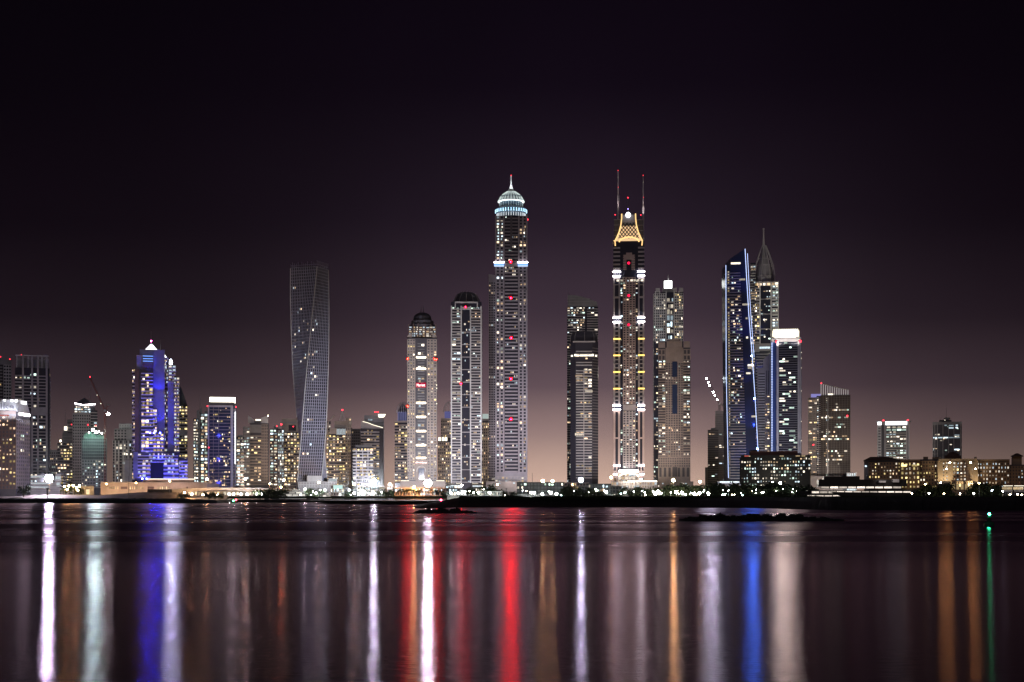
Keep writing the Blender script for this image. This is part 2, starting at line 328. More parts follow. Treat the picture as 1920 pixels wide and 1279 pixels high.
# ================================================================== setting: water, ground, banks
def water():
    xs = 6000; b = MB(); b.add([(-xs, -60, 0), (xs, -60, 0), (xs, 1800, 0), (-xs, 1800, 0)], [(0, 1, 2, 3)], None or SOIL)
    o = b.build('water'); tag(o, kind='structure'); m = bpy.data.materials.new('sea_water'); m.use_nodes = True
    t = m.node_tree; t.nodes.clear(); o.data.materials.clear(); o.data.materials.append(m)
    tg = N(t, 'ShaderNodeCombineXYZ'); tg.inputs[0].default_value = 1     # wave slopes run towards the camera more than sideways
    p = N(t, 'ShaderNodeBsdfAnisotropic', distribution='BECKMANN'); p.inputs['Anisotropy'].default_value = .42; t.links.new(tg.outputs[0], p.inputs['Tangent']); p.inputs['Color'].default_value = (.60, .455, .56, 1)
    df = N(t, 'ShaderNodeBsdfDiffuse'); df.inputs['Color'].default_value = (.001, .001, .002, 1); fr = N(t, 'ShaderNodeFresnel'); fr.inputs['IOR'].default_value = 1.33
    mxs = N(t, 'ShaderNodeMixShader'); ou = N(t, 'ShaderNodeOutputMaterial'); t.links.new(fr.outputs[0], mxs.inputs[0]); t.links.new(df.outputs[0], mxs.inputs[1]); t.links.new(p.outputs[0], mxs.inputs[2]); t.links.new(mxs.outputs[0], ou.inputs[0])
    g = N(t, 'ShaderNodeNewGeometry'); sx = N(t, 'ShaderNodeSeparateXYZ'); t.links.new(g.outputs['Position'], sx.inputs[0])
    # the breeze reaches the water beyond about 160 m: rougher, so duller; wind lanes break it up
    mp = N(t, 'ShaderNodeMapping'); mp.inputs['Scale'].default_value = (.004, .022, 1); t.links.new(g.outputs['Position'], mp.inputs[0])
    n1 = N(t, 'ShaderNodeTexNoise'); n1.inputs['Scale'].default_value = 1; n1.inputs['Detail'].default_value = 4; t.links.new(mp.outputs[0], n1.inputs[0])
    ma = N(t, 'ShaderNodeMath', operation='MULTIPLY_ADD'); ma.inputs[1].default_value = 70; t.links.new(n1.outputs[0], ma.inputs[0]); t.links.new(sx.outputs[1], ma.inputs[2])
    mr = N(t, 'ShaderNodeMapRange'); mr.inputs['From Min'].default_value = 165; mr.inputs['From Max'].default_value = 265
    mr.inputs['To Min'].default_value = WR_NEAR; mr.inputs['To Max'].default_value = WR_FAR; t.links.new(ma.outputs[0], mr.inputs['Value'])
    mr2 = N(t, 'ShaderNodeMapRange'); mr2.inputs['From Min'].default_value = .40; mr2.inputs['From Max'].default_value = .62
    mr2.inputs['To Min'].default_value = -.10; mr2.inputs['To Max'].default_value = .05; t.links.new(n1.outputs[0], mr2.inputs['Value'])
    far = N(t, 'ShaderNodeMapRange'); far.inputs['From Min'].default_value = 150; far.inputs['From Max'].default_value = 300; t.links.new(sx.outputs[1], far.inputs['Value'])
    mm = N(t, 'ShaderNodeMath', operation='MULTIPLY'); t.links.new(mr2.outputs[0], mm.inputs[0]); t.links.new(far.outputs[0], mm.inputs[1])
    aa = N(t, 'ShaderNodeMath', operation='ADD'); t.links.new(mr.outputs[0], aa.inputs[0]); t.links.new(mm.outputs[0], aa.inputs[1])
    t.links.new(aa.outputs[0], p.inputs['Roughness'])
    mp2 = N(t, 'ShaderNodeMapping'); mp2.inputs['Scale'].default_value = (1.1, 3.0, 1); t.links.new(g.outputs['Position'], mp2.inputs[0])
    n2 = N(t, 'ShaderNodeTexNoise'); n2.inputs['Scale'].default_value = 1; n2.inputs['Detail'].default_value = 3; t.links.new(mp2.outputs[0], n2.inputs[0])
    bp = N(t, 'ShaderNodeBump'); bp.inputs['Strength'].default_value = 1; bp.inputs['Distance'].default_value = .026
    t.links.new(n2.outputs[0], bp.inputs['Height']); t.links.new(bp.outputs[0], p.inputs['Normal'])
WR_NEAR, WR_FAR = .18, .315
water()
b = MB(); b.add([(-40000, 1640, GZ), (40000, 1640, GZ), (40000, 55000, GZ), (-40000, 55000, GZ)], [(0, 1, 2, 3)], SAND)
b.add([(100, 900, GZ-.01), (4000, 900, GZ-.01), (4000, 1640.5, GZ-.01), (-200, 1640.5, GZ-.01), (-200, 1400, GZ-.01)], [(0, 1, 2, 3, 4)], SAND)
tag(b.build('ground'), kind='structure')
def bank(name, prof, m, D, back, nd=7, seed=1, rough=.5, step=6, label=None):
    """a bank from its profile of (u, waterline v, top v); D None: distance read from the waterline"""
    rnd = random.Random(seed); us = []; u = prof[0][0]
    while u <= prof[-1][0]: us.append(u); u += step
    us.append(prof[-1][0]); V = []; Fc = []
    def interp(u, k):
        for a, b_ in zip(prof, prof[1:]):
            if a[0] <= u <= b_[0]: f = (u-a[0])/max(1e-6, b_[0]-a[0]); return a[k]+(b_[k]-a[k])*f
        return prof[-1][k]
    for u in us:
        y0 = D or CZ*F/(interp(u, 1)-HY); vt = interp(u, 2); yt = y0+min(back*.35, 60); zt = PZ(vt, yt)
        for j in range(nd):
            f = j/(nd-1); y = y0+f*back; z = min(1, f/.35)**.6*zt if D is None or D < 1600 else GZ-.5+(zt-GZ+.5)*min(1, f/.35)**.6
            if f > .35: z = zt-(f-.35)/.65*(zt-GZ+.6) if zt > GZ else z
            if j == 0: z = -.4 if (D is None or D < 1600) else GZ-.5
            V.append((PX(u, y0)*y/y0+rnd.uniform(-1, 1)*rough, y, z+(rnd.uniform(-1, 1)*rough*.35 if 0 < j < nd-1 else 0)))
    for i in range(len(us)-1):
        for j in range(nd-1): a = i*nd+j; Fc.append((a, a+nd, a+nd+1, a+1))
    b = MB(); b.add(V, Fc, m); return tag(b.build(name), kind='structure')
bank('shore_bank', [(-60, 943.5, 934), (330, 944, 934.3), (410, 944, 938), (440, 942, 934.5), (560, 941.8, 932.6), (760, 942, 931.5), (872, 942.2, 931)], SOIL, None, 60, seed=3, rough=.8)
bank('breakwater', [(772, 953.5, 953), (790, 954, 948), (830, 953, 940), (850, 952, 934.5), (870, 952, 932), (1200, 951.5, 931.5), (1420, 953, 931.5), (1560, 957, 932), (1990, 958, 931)], SOIL, None, 230, seed=4, rough=.7)
bank('sand_berm', [(-60, 0, 931), (30, 0, 930), (60, 0, 928), (110, 0, 927), (190, 0, 928), (262, 0, 922.5), (330, 0, 923), (345, 0, 932), (380, 0, 936)], SAND, 1625, 90, seed=5, rough=.5)
def rock_pile(name, label, u0, u1, vw, vt, seed, n):
    rnd = random.Random(seed); y = CZ*F/(vw-HY); b = MB(); x0, x1 = PX(u0, y), PX(u1, y); H = PZ(vt, y+3)
    for i in range(n):
        t = rnd.random(); env = min(1, t/.12, (1-t)/.30)**.7; wd = 4.5*env+.6; q = rnd.uniform(-1, 1); hh = H*env*(1-abs(q))*rnd.uniform(.35, .72)*(1+.35*math.sin(t*47)*math.sin(t*19))
        c = (x0+t*(x1-x0), y+5+q*wd, max(.1, hh-.3)); r = rnd.uniform(.45, 1.45)*(.5+.5*env); vs = []
        for a in range(6):
            an = a*math.pi/3+rnd.uniform(-.3, .3); rr = r*rnd.uniform(.75, 1.2); vs.append((c[0]+rr*math.cos(an), c[1]+rr*math.sin(an), c[2]-r*.9))
        for a in range(5):
            an = a*math.pi/2.5+rnd.uniform(-.3, .3); rr = r*rnd.uniform(.4, .8); vs.append((c[0]+rr*math.cos(an), c[1]+rr*math.sin(an), c[2]+r*rnd.uniform(.2, .6)))
        fs = [tuple(range(6, 11)), (0, 1, 7, 6), (1, 2, 7), (2, 3, 8, 7), (3, 4, 9, 8), (4, 5, 9), (5, 0, 10, 9), (0, 6, 10)]
        b.add(vs, fs, ROCK)
    o = b.build(name); o['label'] = label; o['kind'] = 'stuff'; o['category'] = 'rocks'; return o
rock_pile('breakwater_rocks', 'long low black breakwater of loose rocks in the water at the right', 1280, 1588, 977.5, 961.5, 11, 1500)
rock_pile('breakwater_rocks', 'short black spit of rocks in the water left of the dark bank tip', 774, 892, 963, 950.5, 12, 700)
def fringe(name, label, u0, u1, y, vt0, n, seed, hmax, m, zb=None):
    rnd = random.Random(seed); b = MB()
    for i in range(n):
        u = rnd.uniform(u0, u1); yy = y+rnd.uniform(-12, 12); x = PX(u, y); z = zb if zb is not None else PZ(vt0, y)
        h = hmax*rnd.uniform(.25, 1)*(.6+.4*math.sin(u*.09)*math.sin(u*.023+1)); s_ = rnd.uniform(-.35, .35); wd = rnd.uniform(.12, .35)
        b.add([(x-wd, yy, z-1.5), (x+wd, yy, z-1.5), (x+s_, yy+rnd.uniform(-.3, .3), z+h)], [(0, 1, 2)], m)
        b.add([(x-wd*1.5, yy, z-1.5), (x+wd*1.5, yy+.4, z-1.5), (x+wd+s_, yy, z+h*.45), (x-wd, yy, z+h*.4)], [(0, 1, 2, 3)], m)
    o = b.build(name); return tag(o, label, 'grass', kind='stuff')
fringe('reeds', 'dark reeds growing along the top of the long dark bank', 862, 1960, 920, 931.8, 9000, 21, 1.5, LEAF)
fringe('shrubs', 'low dark scrub growing on the far shore bank', 430, 872, 1600, 931.8, 4500, 22, 1.6, LEAF)
# ================================================================== towers, from the left edge
def roofbox(t, u0, u1, v0, v1, m=GREY, w0=5, w1=22): return t.block('roof', m, u0, u1, v0, v1, w0, w1)
def mast(t, u, v0, v1, r=.35, w=12, m=STEEL, part='mast'): t.tube(part, m, [(u, v1, w), (u, v0, w)], r, 6, r*.4)
def side_like(sd, v0, v1, m, style='grid', nlit=6, pal='mix', nu=5):
    if style == 'grid': sd.grid(v0, v1, nu, m)
    else: sd.bands(v0, v1, m, pr=1.0, part='balcony')
    sd.lit(nlit, pal)
# A
t = Thing('apartment_tower', 'narrow dark tower with a white frame cut by the left edge of the photo', 'tower', 8, 2100)
f, s_ = t.block('glazing', GLASS, -16, 21.5, 672)
f.grid(684, 920, 3, WHITE, pier=.3, span=.4, a0=.60, a1=.99).lit(4); f.bands(684, 920, GREY, a0=0., a1=.55).lit(6, 'yel'); f.box('crown', GREY, 0., 1., 672, 684, 0, .8)
t.lens('beacon', 1, 669.5, .7, BEACS); t.lens('beacon', 18.5, 673.5, .7, BEACS); t.done()
# B
t = Thing('apartment_tower', 'tall dark tower with an open lattice crown and white vertical ribs, near the left edge', 'tower', 60, 2000)
f, s_ = t.block('glazing', GLASS, 28, 93.5, 690, w1=34)
fc, sc_ = t.block('crown', GREY, 31, 92, 672, 690, w0=6, w1=28)
for u in (31, 42, 52, 60, 70, 78, 87): f.box('crown_lattice', WHITE, u, u+1.2, 667, 690, -1, .8)
for v in range(667, 690, 3): f.box('crown_lattice', GREY, 30, 91, v, v+.7, -.9, .5)
f.box('crown_lattice', WHITE, 29, 92, 666, 668, -.9, 1)
f.fins([43, 60, 71, 87.5], 668, 922, MAUVE, 2.4, 1.8); f.box('wall', MAUVE, 60, 87, 764, 779, 0, 1.0)
f.bands(700, 765, MAUVE, a0=44, a1=87, pr=.8, th=.3).lit(6); f.bands(780, 915, MAUVE, a0=60, a1=87, pr=.8, th=.3).lit(14, 'mix')
f.bands(700, 915, MAUVE, a0=.0, a1=.2, pr=1.6).lit(12, 'yel'); s_.bands(700, 915, MAUVE, pr=1).lit(8, 'yel')
t.lens('rooftop_lamp', 40, 666, .5, BEACS); t.done()
# C
t = Thing('office_block', 'brown block under a brightly lit sloping white crown at the left edge', 'building', 25, 1750)
fp = t.poly('glazing', DARKC, [(-30, 6), (30, 0), (56, 34)], 771, back=70)
fp[0].grid(779, 917, 9, BROWN, pier=.45, span=.45).lit(46, 'warm', run=.5); fp[1].grid(785, 917, 7, MAUVE, pier=.45, span=.45).lit(5, 'mix')
fp[0].box('cornice', BROWN, 0., 1., 770, 777, 0, 1.2); fp[0].box('light_strip', emis('red_strip', (1, .25, .2), .5), .33, .78, 778, 780, 0, 1.3)
P = [(-30, 6), (30, 0), (56, 34)]
lo = [t.P(u, 0, w_)[:2] for u, w_ in P]+[(t.X(54, 70), t.D+70), (t.X(-30, 70), t.D+70)]
hi = [t.P(u, 0, w_)[:2] for u, w_ in [(-30, 12), (27, 8), (50, 36)]]+[(t.X(49, 64), t.D+64), (t.X(-30, 64), t.D+64)]
t.mb('crown').prism(lo, t.Z(771), [t.Z(750)]*5, WHITE, hi)
for i, u in enumerate((.36, .57, .80, .93)): fp[0].box('light_bar', CRWNW, u, u+.08, 748.6, 753.5, -7.5, -6.5)
fp[1].box('light_bar', BARW, .22, .95, 773.5, 777.5, 0, .9); fp[1].box('light_bar', CRWNW, .55, .9, 749.5, 755, -3, -2.2)
for k in range(8): t.tube('crown_rib', WHITE, [(31+k*3.2, 772, 1+k*4.2), (28+k*3, 749.5, 9+k*3.6)], .35, 4)
t.mb('parapet').prism(hi, t.Z(750), t.Z(748.5), WHITE)
t.text('sign', 'lka', 1, 27, 756, 767, DARKC, -.5)
for k in range(4): spot(t.root, t.P(2+k*14, 778, -16), t.P(2+k*14, 760, 6), 9000*3, (.80, .86, 1), 100, 1)
t.done()
# D
t = Thing('office_block', 'low white block with glowing floors behind the big floodlight on the left', 'building', 85, 1800)
f, s_ = t.block('wall', WHITE, 57, 112, 905); f2, _ = t.block('glazing', GLASS, 57, 94, 889, 905, 2, 26)
f2.bands(889, 905, WHITE, nv=4, pr=1).lit(6, 'cool')
for v in (893, 905.5, 912.5): f.box('light_strip', DIMP, 58, 86 if v < 900 else 90, v, v+2, 0, .5)
f.box('light_strip', DIMP, 104, 114, 893, 899, 0, .6); f.box('light_strip', DIMP, 106, 112, 905, 912, 0, .6); f3, _ = t.block('wall', WHITE, 103, 114.5, 889, 905, 3, 20)
for v in (910, 917, 922): f.box('cornice', MAUVE, .0, 1., v, v+.8, 0, .8)
t.done()
# E
t = Thing('apartment_block', 'small pale block half hidden between two towers beside the left floodlight', 'building', 100, 2300)
f, s_ = t.block('glazing', GLASS, 93, 108, 845); f.grid(847, 915, 4, WHITE, pier=.5, span=.45).lit(6, 'mix'); f.box('parapet', WHITE, 0., 1., 843.5, 847, 0, .8); t.done()
# F
t = Thing('apartment_tower', 'grey stepped tower with a small lit cube and thin mast on its roof', 'tower', 122, 2250)
f, s_ = t.block('glazing', GLASS, 107.5, 136, 831); f.bands(831, 915, MAUVE).lit(22, 'warm'); s_.bands(831, 915, MAUVE, pr=.8)
f, s_ = t.block('wall', GREY, 117, 136, 812, 831, 4, 26); f.bands(814, 831, MAUVE, pr=.7)
f, s_ = t.block('wall', GREY, 126, 140, 786, 831, 8, 28); f.bands(788, 812, DARKC, nv=4, pr=.5)
f, s_ = t.block('rooftop_lantern', CRWN, 120.3, 126, 799.5, 807, 4, 12); t.block('roof', GREY, 119, 127, 807, 812, 3, 14)
mast(t, 122.5, 770, 800); t.lens('rooftop_lamp', 113.4, 827, 1.3, emis('yellow_lamp', (1, .93, .6), 30, sample=True)); t.lens('beacon', 134, 796, .7, BEACS); t.done()
# G
t = Thing('apartment_tower', 'tower with a slanted dark penthouse edged by a white light line, beside the crane', 'tower', 158, 2200)
f, s_ = t.block('wall', MAUVE, 136, 170, 775); f.grid(777, 915, 8, MAUVE, pier=.5, span=.5); 
f2, _ = t.block('glazing', GLASS, 168, 182.5, 769, None, 4, 30); f2.bands(769, 912, MAUVE, pr=1.6).lit(8)
f.box('glazing', GLASS, 137, 169, 778, 912, -.2, .25); f.lit(14, 'yel')
P4 = t.poly('penthouse', DARKC, [(140, 2), (156, 0), (178, 10)], 0, 775, back=24, tops=[757, 760, 757])
t.mb('roof').add([t.P(140, 757, 2), t.P(156, 760, 0), t.P(178, 757, 10), t.P(158, 744.5, 16)], [(0, 1, 3), (1, 2, 3), (2, 0, 3)], DARKC)
t.tube('light_strip', BARW, [(140, 756.5, 1), (156, 759.6, -.8), (179, 757, 9)], .5, 6)
f.bands(762, 775, MAUVE, a0=.1, a1=1., nv=3, pr=.6).lit(10, 'mix'); mast(t, 168.7, 721.5, 757); t.lens('beacon', 165, 796.5, .9, BEACS); t.lens('beacon', 179.5, 798, .8, BEACS); t.done()
# H
t = Thing('unfinished_tower', 'unfinished lattice tower capped with greenish work lights under the crane', 'tower', 176, 2000)
f, s_ = t.block('core', DARKC, 153, 199.5, 823)
f.grid(821, 862, 12, GREY, pier=.18, span=.22, pr=.8, part='scaffold'); f.grid(862, 915, 9, MAUVE, pier=.4, span=.5).lit(12)
for v in range(866, 912, 8): f.obj('window', COOL, 180, 184, v, v+5.5, .1, .2)
s_.grid(823, 912, 5, GREY, pier=.2, span=.3)
for k, u in enumerate((163, 172, 181, 190)):
    f2, _ = t.block('scaffold', GREY, u-5.5, u+5.5, 812+abs(k-1)*2.5, 823, 4, 18); f2.grid(811+abs(k-1)*2.5, 823, 4, mat('green_net', (.10, .2, .16)), pier=.25, span=.3, part='safety_net')
for u, v, r in ((174, 806, 1.6), (179.5, 811, 1.5), (191, 812, .8), (167, 812, .7), (185, 809, .8)): t.lens('work_lamp', u, v, r, LGRN, -3); t.tube('lamp_post', STEEL, [(u, 823, 0), (u, v, -1)], .15, 4)
spot(t.root, t.P(176, 803, -22), t.P(176, 818, 6), 60000, (.55, 1, .82), 120, 1)
t.done()
# I crane
def crane(label, um, v0, v1, D, jib, cj, group=None, red=REDM):
    t = Thing('tower_crane', label, 'crane', um, D, 4)
    def lattice(part, a, b, wd, m, n):
        A, B = Vector(t.P(*a)), Vector(t.P(*b)); d = (B-A).normalized(); s1 = d.cross(Vector((0, 1, 0))).normalized()*wd/2; s2 = Vector((0, 1, 0))*wd/2
        for q in (s1+s2, s1-s2, -s1+s2, -s1-s2): t.mb(part).tube([A+q, B+q], .16, m, 4)
        for i in range(n):
            p, q = A+(B-A)*i/n, A+(B-A)*(i+1)/n; sgn = 1 if i % 2 else -1
            t.mb(part).tube([p+s1*sgn-s2, q-s1*sgn-s2], .10, m, 3)
            t.mb(part).tube([p+s1-s2*sgn, q+s1+s2*sgn], .10, m, 3)
    lattice('mast', (um, v1, 0), (um, v0, 0), 2.0, red, 24); lattice('jib', (um, v0, 0), jib, 1.5, red, 20); lattice('counter_jib', (um, v0, 0), cj, 1.6, red, 5)
    t.tube('cable', BLACK, [cj, (um+(cj[0]-um)*.6, v0-9, 0), jib], .08, 4)
    x, y, z = t.P(um, v0, 0); t.mb('cab').box((x, y), AX, AY, -1.3, 1.3, -2.4, .2, z-1.4, z+1.2, WHITE)
    x, y, z = t.P(*cj); t.mb('counterweight').box((x, y), AX, AY, -1.2, 1.2, -1, 1, z-1.6, z+.6, GREY)
    return t
t = crane('red luffing tower crane beside the tower with the slanted lit penthouse', 197, 770, 905, 1990, (168.7, 708, 0), (203.4, 758.6, 0))
t.lens('beacon', 168.7, 707, .8, BEACS); t.lens('work_lamp', 203, 776.5, 1.8, emis('crane_lamp', (1, .98, .95), 120, sample=True)); t.lens('work_lamp', 182, 741, .5, CRWN); t.lens('work_lamp', 189, 757, .6, CRWN); t.done()
# J
t = Thing('apartment_tower', 'stepped pale tower with dark glass strips just left of the blue lit tower', 'tower', 232, 2150)
f, s_ = t.block('glazing', GLASS, 211, 248, 825.7); f.grid(826, 915, 6, MAUVE, pier=.3, span=.25).lit(14); f.fins([216, 222, 232, 240], 826, 915, WHITE, 1.6, 1.3)
f, s_ = t.block('wall', MAUVE, 214, 250, 804, 826, 3, 28); f.grid(805, 826, 6, MAUVE, pier=.5, span=.5); f.box('glazing', GLASS, 215, 238, 806, 825, -.1, .2)
f, s_ = t.block('wall', MAUVE, 223, 247, 794, 806, 6, 26); f.grid(795, 806, 5, WHITE, pier=.5, span=.5); t.done()
t = Thing('apartment_block', 'low windowless pale block at the foot of the blue lit tower', 'building', 240, 1900)
f, s_ = t.block('wall', WHITE, 233.5, 252, 862); f.box('cornice', MAUVE, 0., 1., 861, 863.5, 0, .7); f.fins([236, 243], 863, 915, MAUVE, .5, .3); t.done()
# L blue tower
BST = mat('blue_dimmed_stone', (.22, .22, .34), .6); BSB = mat('blue_lit_balcony', (.66, .63, .85), .5)  # blue lighting put into the colours: walls darkened, balconies brightened
t = Thing('apartment_tower', 'stepped tower flooded in deep blue light with glowing pyramid roofs', 'tower', 296, 1850)
f, s_ = t.block('wall', BST, 262, 309, 655, None, 6, 45)                              # central shaft
c, cs = t.block('wall', BST, 286.8, 308.5, 655.5, 868, 3, 20)
c.fins([289, 294, 300, 306], 660, 812, BST, .35, .3)
l1, l1s = t.block('glazing', GLASS, 247.7, 261.5, 692.6, None, 2, 30); l1.bands(692.6, 900, MAUVE, pr=1.2, th=.4, a0=.0, a1=.35).lit(14, 'warm')
l1.box('wall', BROWN, .36, 1., 692, 900, 0, .9)
u1, _ = t.block('wall', BST, 256, 268, 666.5, 700, 4, 30); u1.box('cornice', MAUVE, 0., 1., 666, 668, 0, .8)
bc, bcs = t.block('glazing', DARKC, 262.6, 287.5, 693, None, 0, 24); bc.bands(695, 900, BSB, a0=.08, a1=.98, pr=1.4, th=.28).lit(26, 'warm')
n1, _ = t.block('wall', BROWN, 267, 287.5, 672, 693, 2, 20)
for v in (667.5, 672.5, 677): t.F(268, 287, 1).box('light_bar', CRWB, 268, 287, v, v+1.1, 0, 1.2)
st = [(287, 294, 768, 812), (287, 307, 812, 848), (287, 326, 848, 868)]
for a, b_, v0, v1 in st:
    q, _ = t.block('glazing', DARKC, a, b_, v0, v1, -1, 20); q.bands(v0, v1, BSB, pr=1.4, th=.28).lit(int((b_-a)*(v1-v0)/50), 'warm')
q, _ = t.block('glazing', DARKC, 258, 336, 848, None, -4, 34)
q.bands(850, 867.5, BSB, a0=258, a1=334, pr=1.4, th=.3).lit(12, 'warm'); q.bands(867.5, 897, BSB, a0=258, a1=282, pr=1.8, th=.4).lit(5, 'warm'); q.bands(867.5, 897, BSB, a0=306.5, a1=335, pr=1.8, th=.4).lit(5, 'warm')
q.box('gateway', mat('gateway_shade', (.01, .01, .02)), 282.4, 306.5, 867.6, 897, 0, .4); q.box('wall', BST, 250, 258.5, 848, 897, -3, .5)  # shade of the opening painted as a dark panel
q, _ = t.block('glazing', DARKC, 333, 352, 859, None, 0, 30); q.bands(860, 897, BSB, pr=1.8, th=.42).lit(6, 'warm')
r1, _ = t.block('glazing', GLASS, 297.5, 315, 672, None, 8, 34); r1.bands(692, 848, BROWN, a0=.55, a1=1., pr=1.5, th=.35).lit(16, 'warm'); r1.bands(672, 692, MAUVE, a0=.3, a1=.9, pr=1.4, th=.35).lit(3); 
r2, _ = t.block('wall', BST, 314.5, 327.5, 712, None, 5, 30); r2.box('cornice', MAUVE, .0, 1., 714.5, 717, 0, 1.2)
r3, _ = t.block('glazing', GLASS, 315.7, 330, 684, 716, 8, 28); r3.bands(684, 716, MAUVE, pr=1.4).lit(6, 'warm')
r4, r4s = t.block('glazing', GLASS, 326, 336.5, 707, None, 3, 30); r4.bands(707, 862, MAUVE, pr=1.8).lit(26, 'warm')
def pyr(u, v0, v1, hw, w_, m, part='pyramid_roof'):
    p = [t.P(u-hw, v1, w_-hw*t.k), t.P(u+hw, v1, w_-hw*t.k), t.P(u+hw, v1, w_+hw*t.k), t.P(u-hw, v1, w_+hw*t.k), t.P(u, v0, w_)]
    t.mb(part).add(p, [(0, 1, 4), (1, 2, 4), (2, 3, 4), (3, 0, 4), (3, 2, 1, 0)], m)
pyr(283.7, 640.5, 654.5, 11.5, 18, CRWNW); pyr(308.3, 661, 669.5, 5.5, 18, CRWNW)
for k in range(7): t.tube('roof_rib', BST, [(273.5+k*3.4, 654.6, 5), (283.7, 640.3, 18)], .14, 4)
t.block('roof', MAUVE, 301, 316, 669.5, 672, 4, 28)
LANL = emis('lantern_lens', (.62, .74, 1), 4800, sample=True)
for u, v in ((302.7, 662), (320.3, 676.5)):
    t.lens('lantern_lamp', u, v, .9 if u > 310 else .6, LANL, 6)
    t.lathe('dome_lantern', emis('lantern_light', (.80, .86, 1), 16, sample=True), u, 12, [(.1, v-5.5), (1.9, v-3), (2.9, v+.5), (2.6, v+5.5)], 12); t.lathe('roof', MAUVE, u, 12, [(4.6, v+5.5), (4.8, v+7.5), (4.4, v+9)], 14)
mast(t, 283.4, 618, 641, .4, 18); mast(t, 301, 634, 658, .3, 14); t.lens('beacon', 283.5, 637.5, .9, emis('magenta_beacon', (1, .1, .6), 40, sample=True), 16)
BLUL = emis('blue_streak_lens', (.010, .012, 1), 1500, sample=True)
for u, v in ((286, 866), (294, 866), (302, 866), (275, 898), (289, 812), (300, 812), (267, 898), (281, 812), (311, 866), (262, 866)): t.lens('streak_lamp', u, v, .72, BLUL, -2.6 if v != 898 else -6)  # lenses added to throw blue streaks onto the water
BLU = (.012, .018, 1); LAV = (.07, .075, 1)
for k, (u, v, tu, tv, pw) in enumerate(((300, 866, 298, 800, 1.0), (300, 800, 298, 740, 1.1), (298, 740, 298, 690, 1.2), (284, 700, 275, 660, .5), (275, 905, 275, 860, .8), (275, 860, 275, 800, .8), (275, 800, 275, 740, .6), (320, 905, 320, 870, 1.2), (345, 905, 345, 870, .6), (321, 850, 321, 790, .5), (321, 790, 321, 735, .5))):
    spot(t.root, t.P(u, v, -38), t.P(tu, tv, 6), pw*BLUEP, BLU if k < 4 else LAV, 78, 1) if k > 3 else spot(t.root, t.P(u-1, v, -9), t.P(tu, tv, 5), pw*BLUEP*.45, BLU, 90, .6)
t.done()
# M
t = Thing('apartment_tower', 'tower with a curved sloping glass top right behind the blue lit tower', 'tower', 343, 2100)
P = t.poly('glazing', GLASS, [(334, 0), (341, 2), (346, 4), (351.5, 8)], 0, None, 30, tops=[718, 730, 744, 760]); 
fr = t.F(334, 351.5); fr.bands(762, 808, MAUVE, pr=1.4).lit(8, 'yel'); fr.bands(817, 900, MAUVE, pr=1.4).lit(12, 'yel'); fr.box('wall', MAUVE, .0, 1., 808, 817, 0, 1.2); t.done()
# N
t = Thing('apartment_tower', 'dark slender tower with twin roof shafts and thin mast left of the blue glass tower', 'tower', 376, 2050)
f, s_ = t.block('glazing', GLASS, 369, 389.5, 775); f.bands(776, 912, MAUVE, pr=1.0, th=.3, a0=.35, a1=1.).lit(34, 'mix', run=.5); f.box('pier', GREY, .0, .3, 775, 912, 0, 1.2)
f, s_ = t.block('glazing', GLASS, 362.6, 372, 785, None, -2, 20); f.bands(786, 912, MAUVE, pr=.9).lit(24, 'mix')
for a, b_, v in ((369, 373, 769), (374, 379, 766), (384, 389.5, 770)): t.block('roof', GREY, a, b_, v, 778, 4, 16)
mast(t, 375, 741, 768); t.done()
# O
t = Thing('office_tower', 'blue glass office tower with white ribs under a glowing box crown', 'tower', 416, 1850)
f, s_ = t.block('glazing', BGLASS, 389.5, 443, 760)
f.bands(763, 912, MAUVE, nv=24, pr=.6, th=.16, part='floor_slab', a0=393, a1=441); f.fins([391, 433.5, 436], 760, 914, WHITE, 1.5, 1.8); f.box('parapet', WHITE, 390, 436, 760, 763.5, 0, 1)
f.fins([400, 410], 763, 912, GREY, .5, .4)
f.last = (763, 912, 12, 36, .2, .3, 393, 432); f.band_like = False; f.lit(44, 'warm', run=.5)
f, s_ = t.block('neck', DARKC, 392, 440, 753, 760, 2, 26); f, s_ = t.block('crown', emis('crown_box', (1, .93, .74), 6), 393, 441.3, 745, 753.5, 1, 27)
t.block('roof', GREY, 392.5, 442, 743.5, 745, .6, 28)
t.tube('light_strip', CRWNW, [(441, 772, -1), (441, 870, -1)], .6, 5); t.tube('pier', WHITE, [(441, 912, -.6), (441, 760, -.6)], .7, 6)
for u, v in ((389, 762), (442.5, 763), (391.5, 839.5)): t.lens('beacon', u, v, .75, BEACS)
for k in range(3): spot(t.root, t.P(410, 905-k*45, -34), t.P(410, 880-k*45, 0), 0.9e4, (.05, .06, 1), 110, 1)
t.done()
# P .. background cluster
t = Thing('apartment_block', 'short dark slim block right beside the blue glass tower', 'building', 451, 2100)
f, s_ = t.block('glazing', GLASS, 443, 458, 819); f.bands(820, 912, MAUVE, pr=1.2).lit(26, 'mix'); t.block('roof', GREY, 446, 455, 815.5, 819, 4, 14); t.done()
t = Thing('apartment_tower', 'beige tower with two winged roof fins left of the twisted tower', 'tower', 481, 2180)
f, s_ = t.block('wall', GREY, 456, 474, 800); f.bands(802, 912, MAUVE, pr=1.0).lit(16)
f, s_ = t.block('glazing', DARKC, 469, 504.5, 794, None, -8, 20); f.bands(814, 910, STONE, a0=469, a1=490, pr=1.1, th=.5).lit(10, 'warm'); f.box('wall', GREY, 469, 490, 797, 812, 0, 1.1)
f.grid(796, 910, 4, STONE, pier=.5, span=.5, a0=490, a1=502.5)
t.mb('roof_wing').prism([t.P(465, 0, 0)[:2], t.P(477, 0, -6)[:2], t.P(477, 0, 4)[:2], t.P(465, 0, 6)[:2]], t.Z(793.5), [t.Z(779), t.Z(788), t.Z(788), t.Z(779)], WHITE)
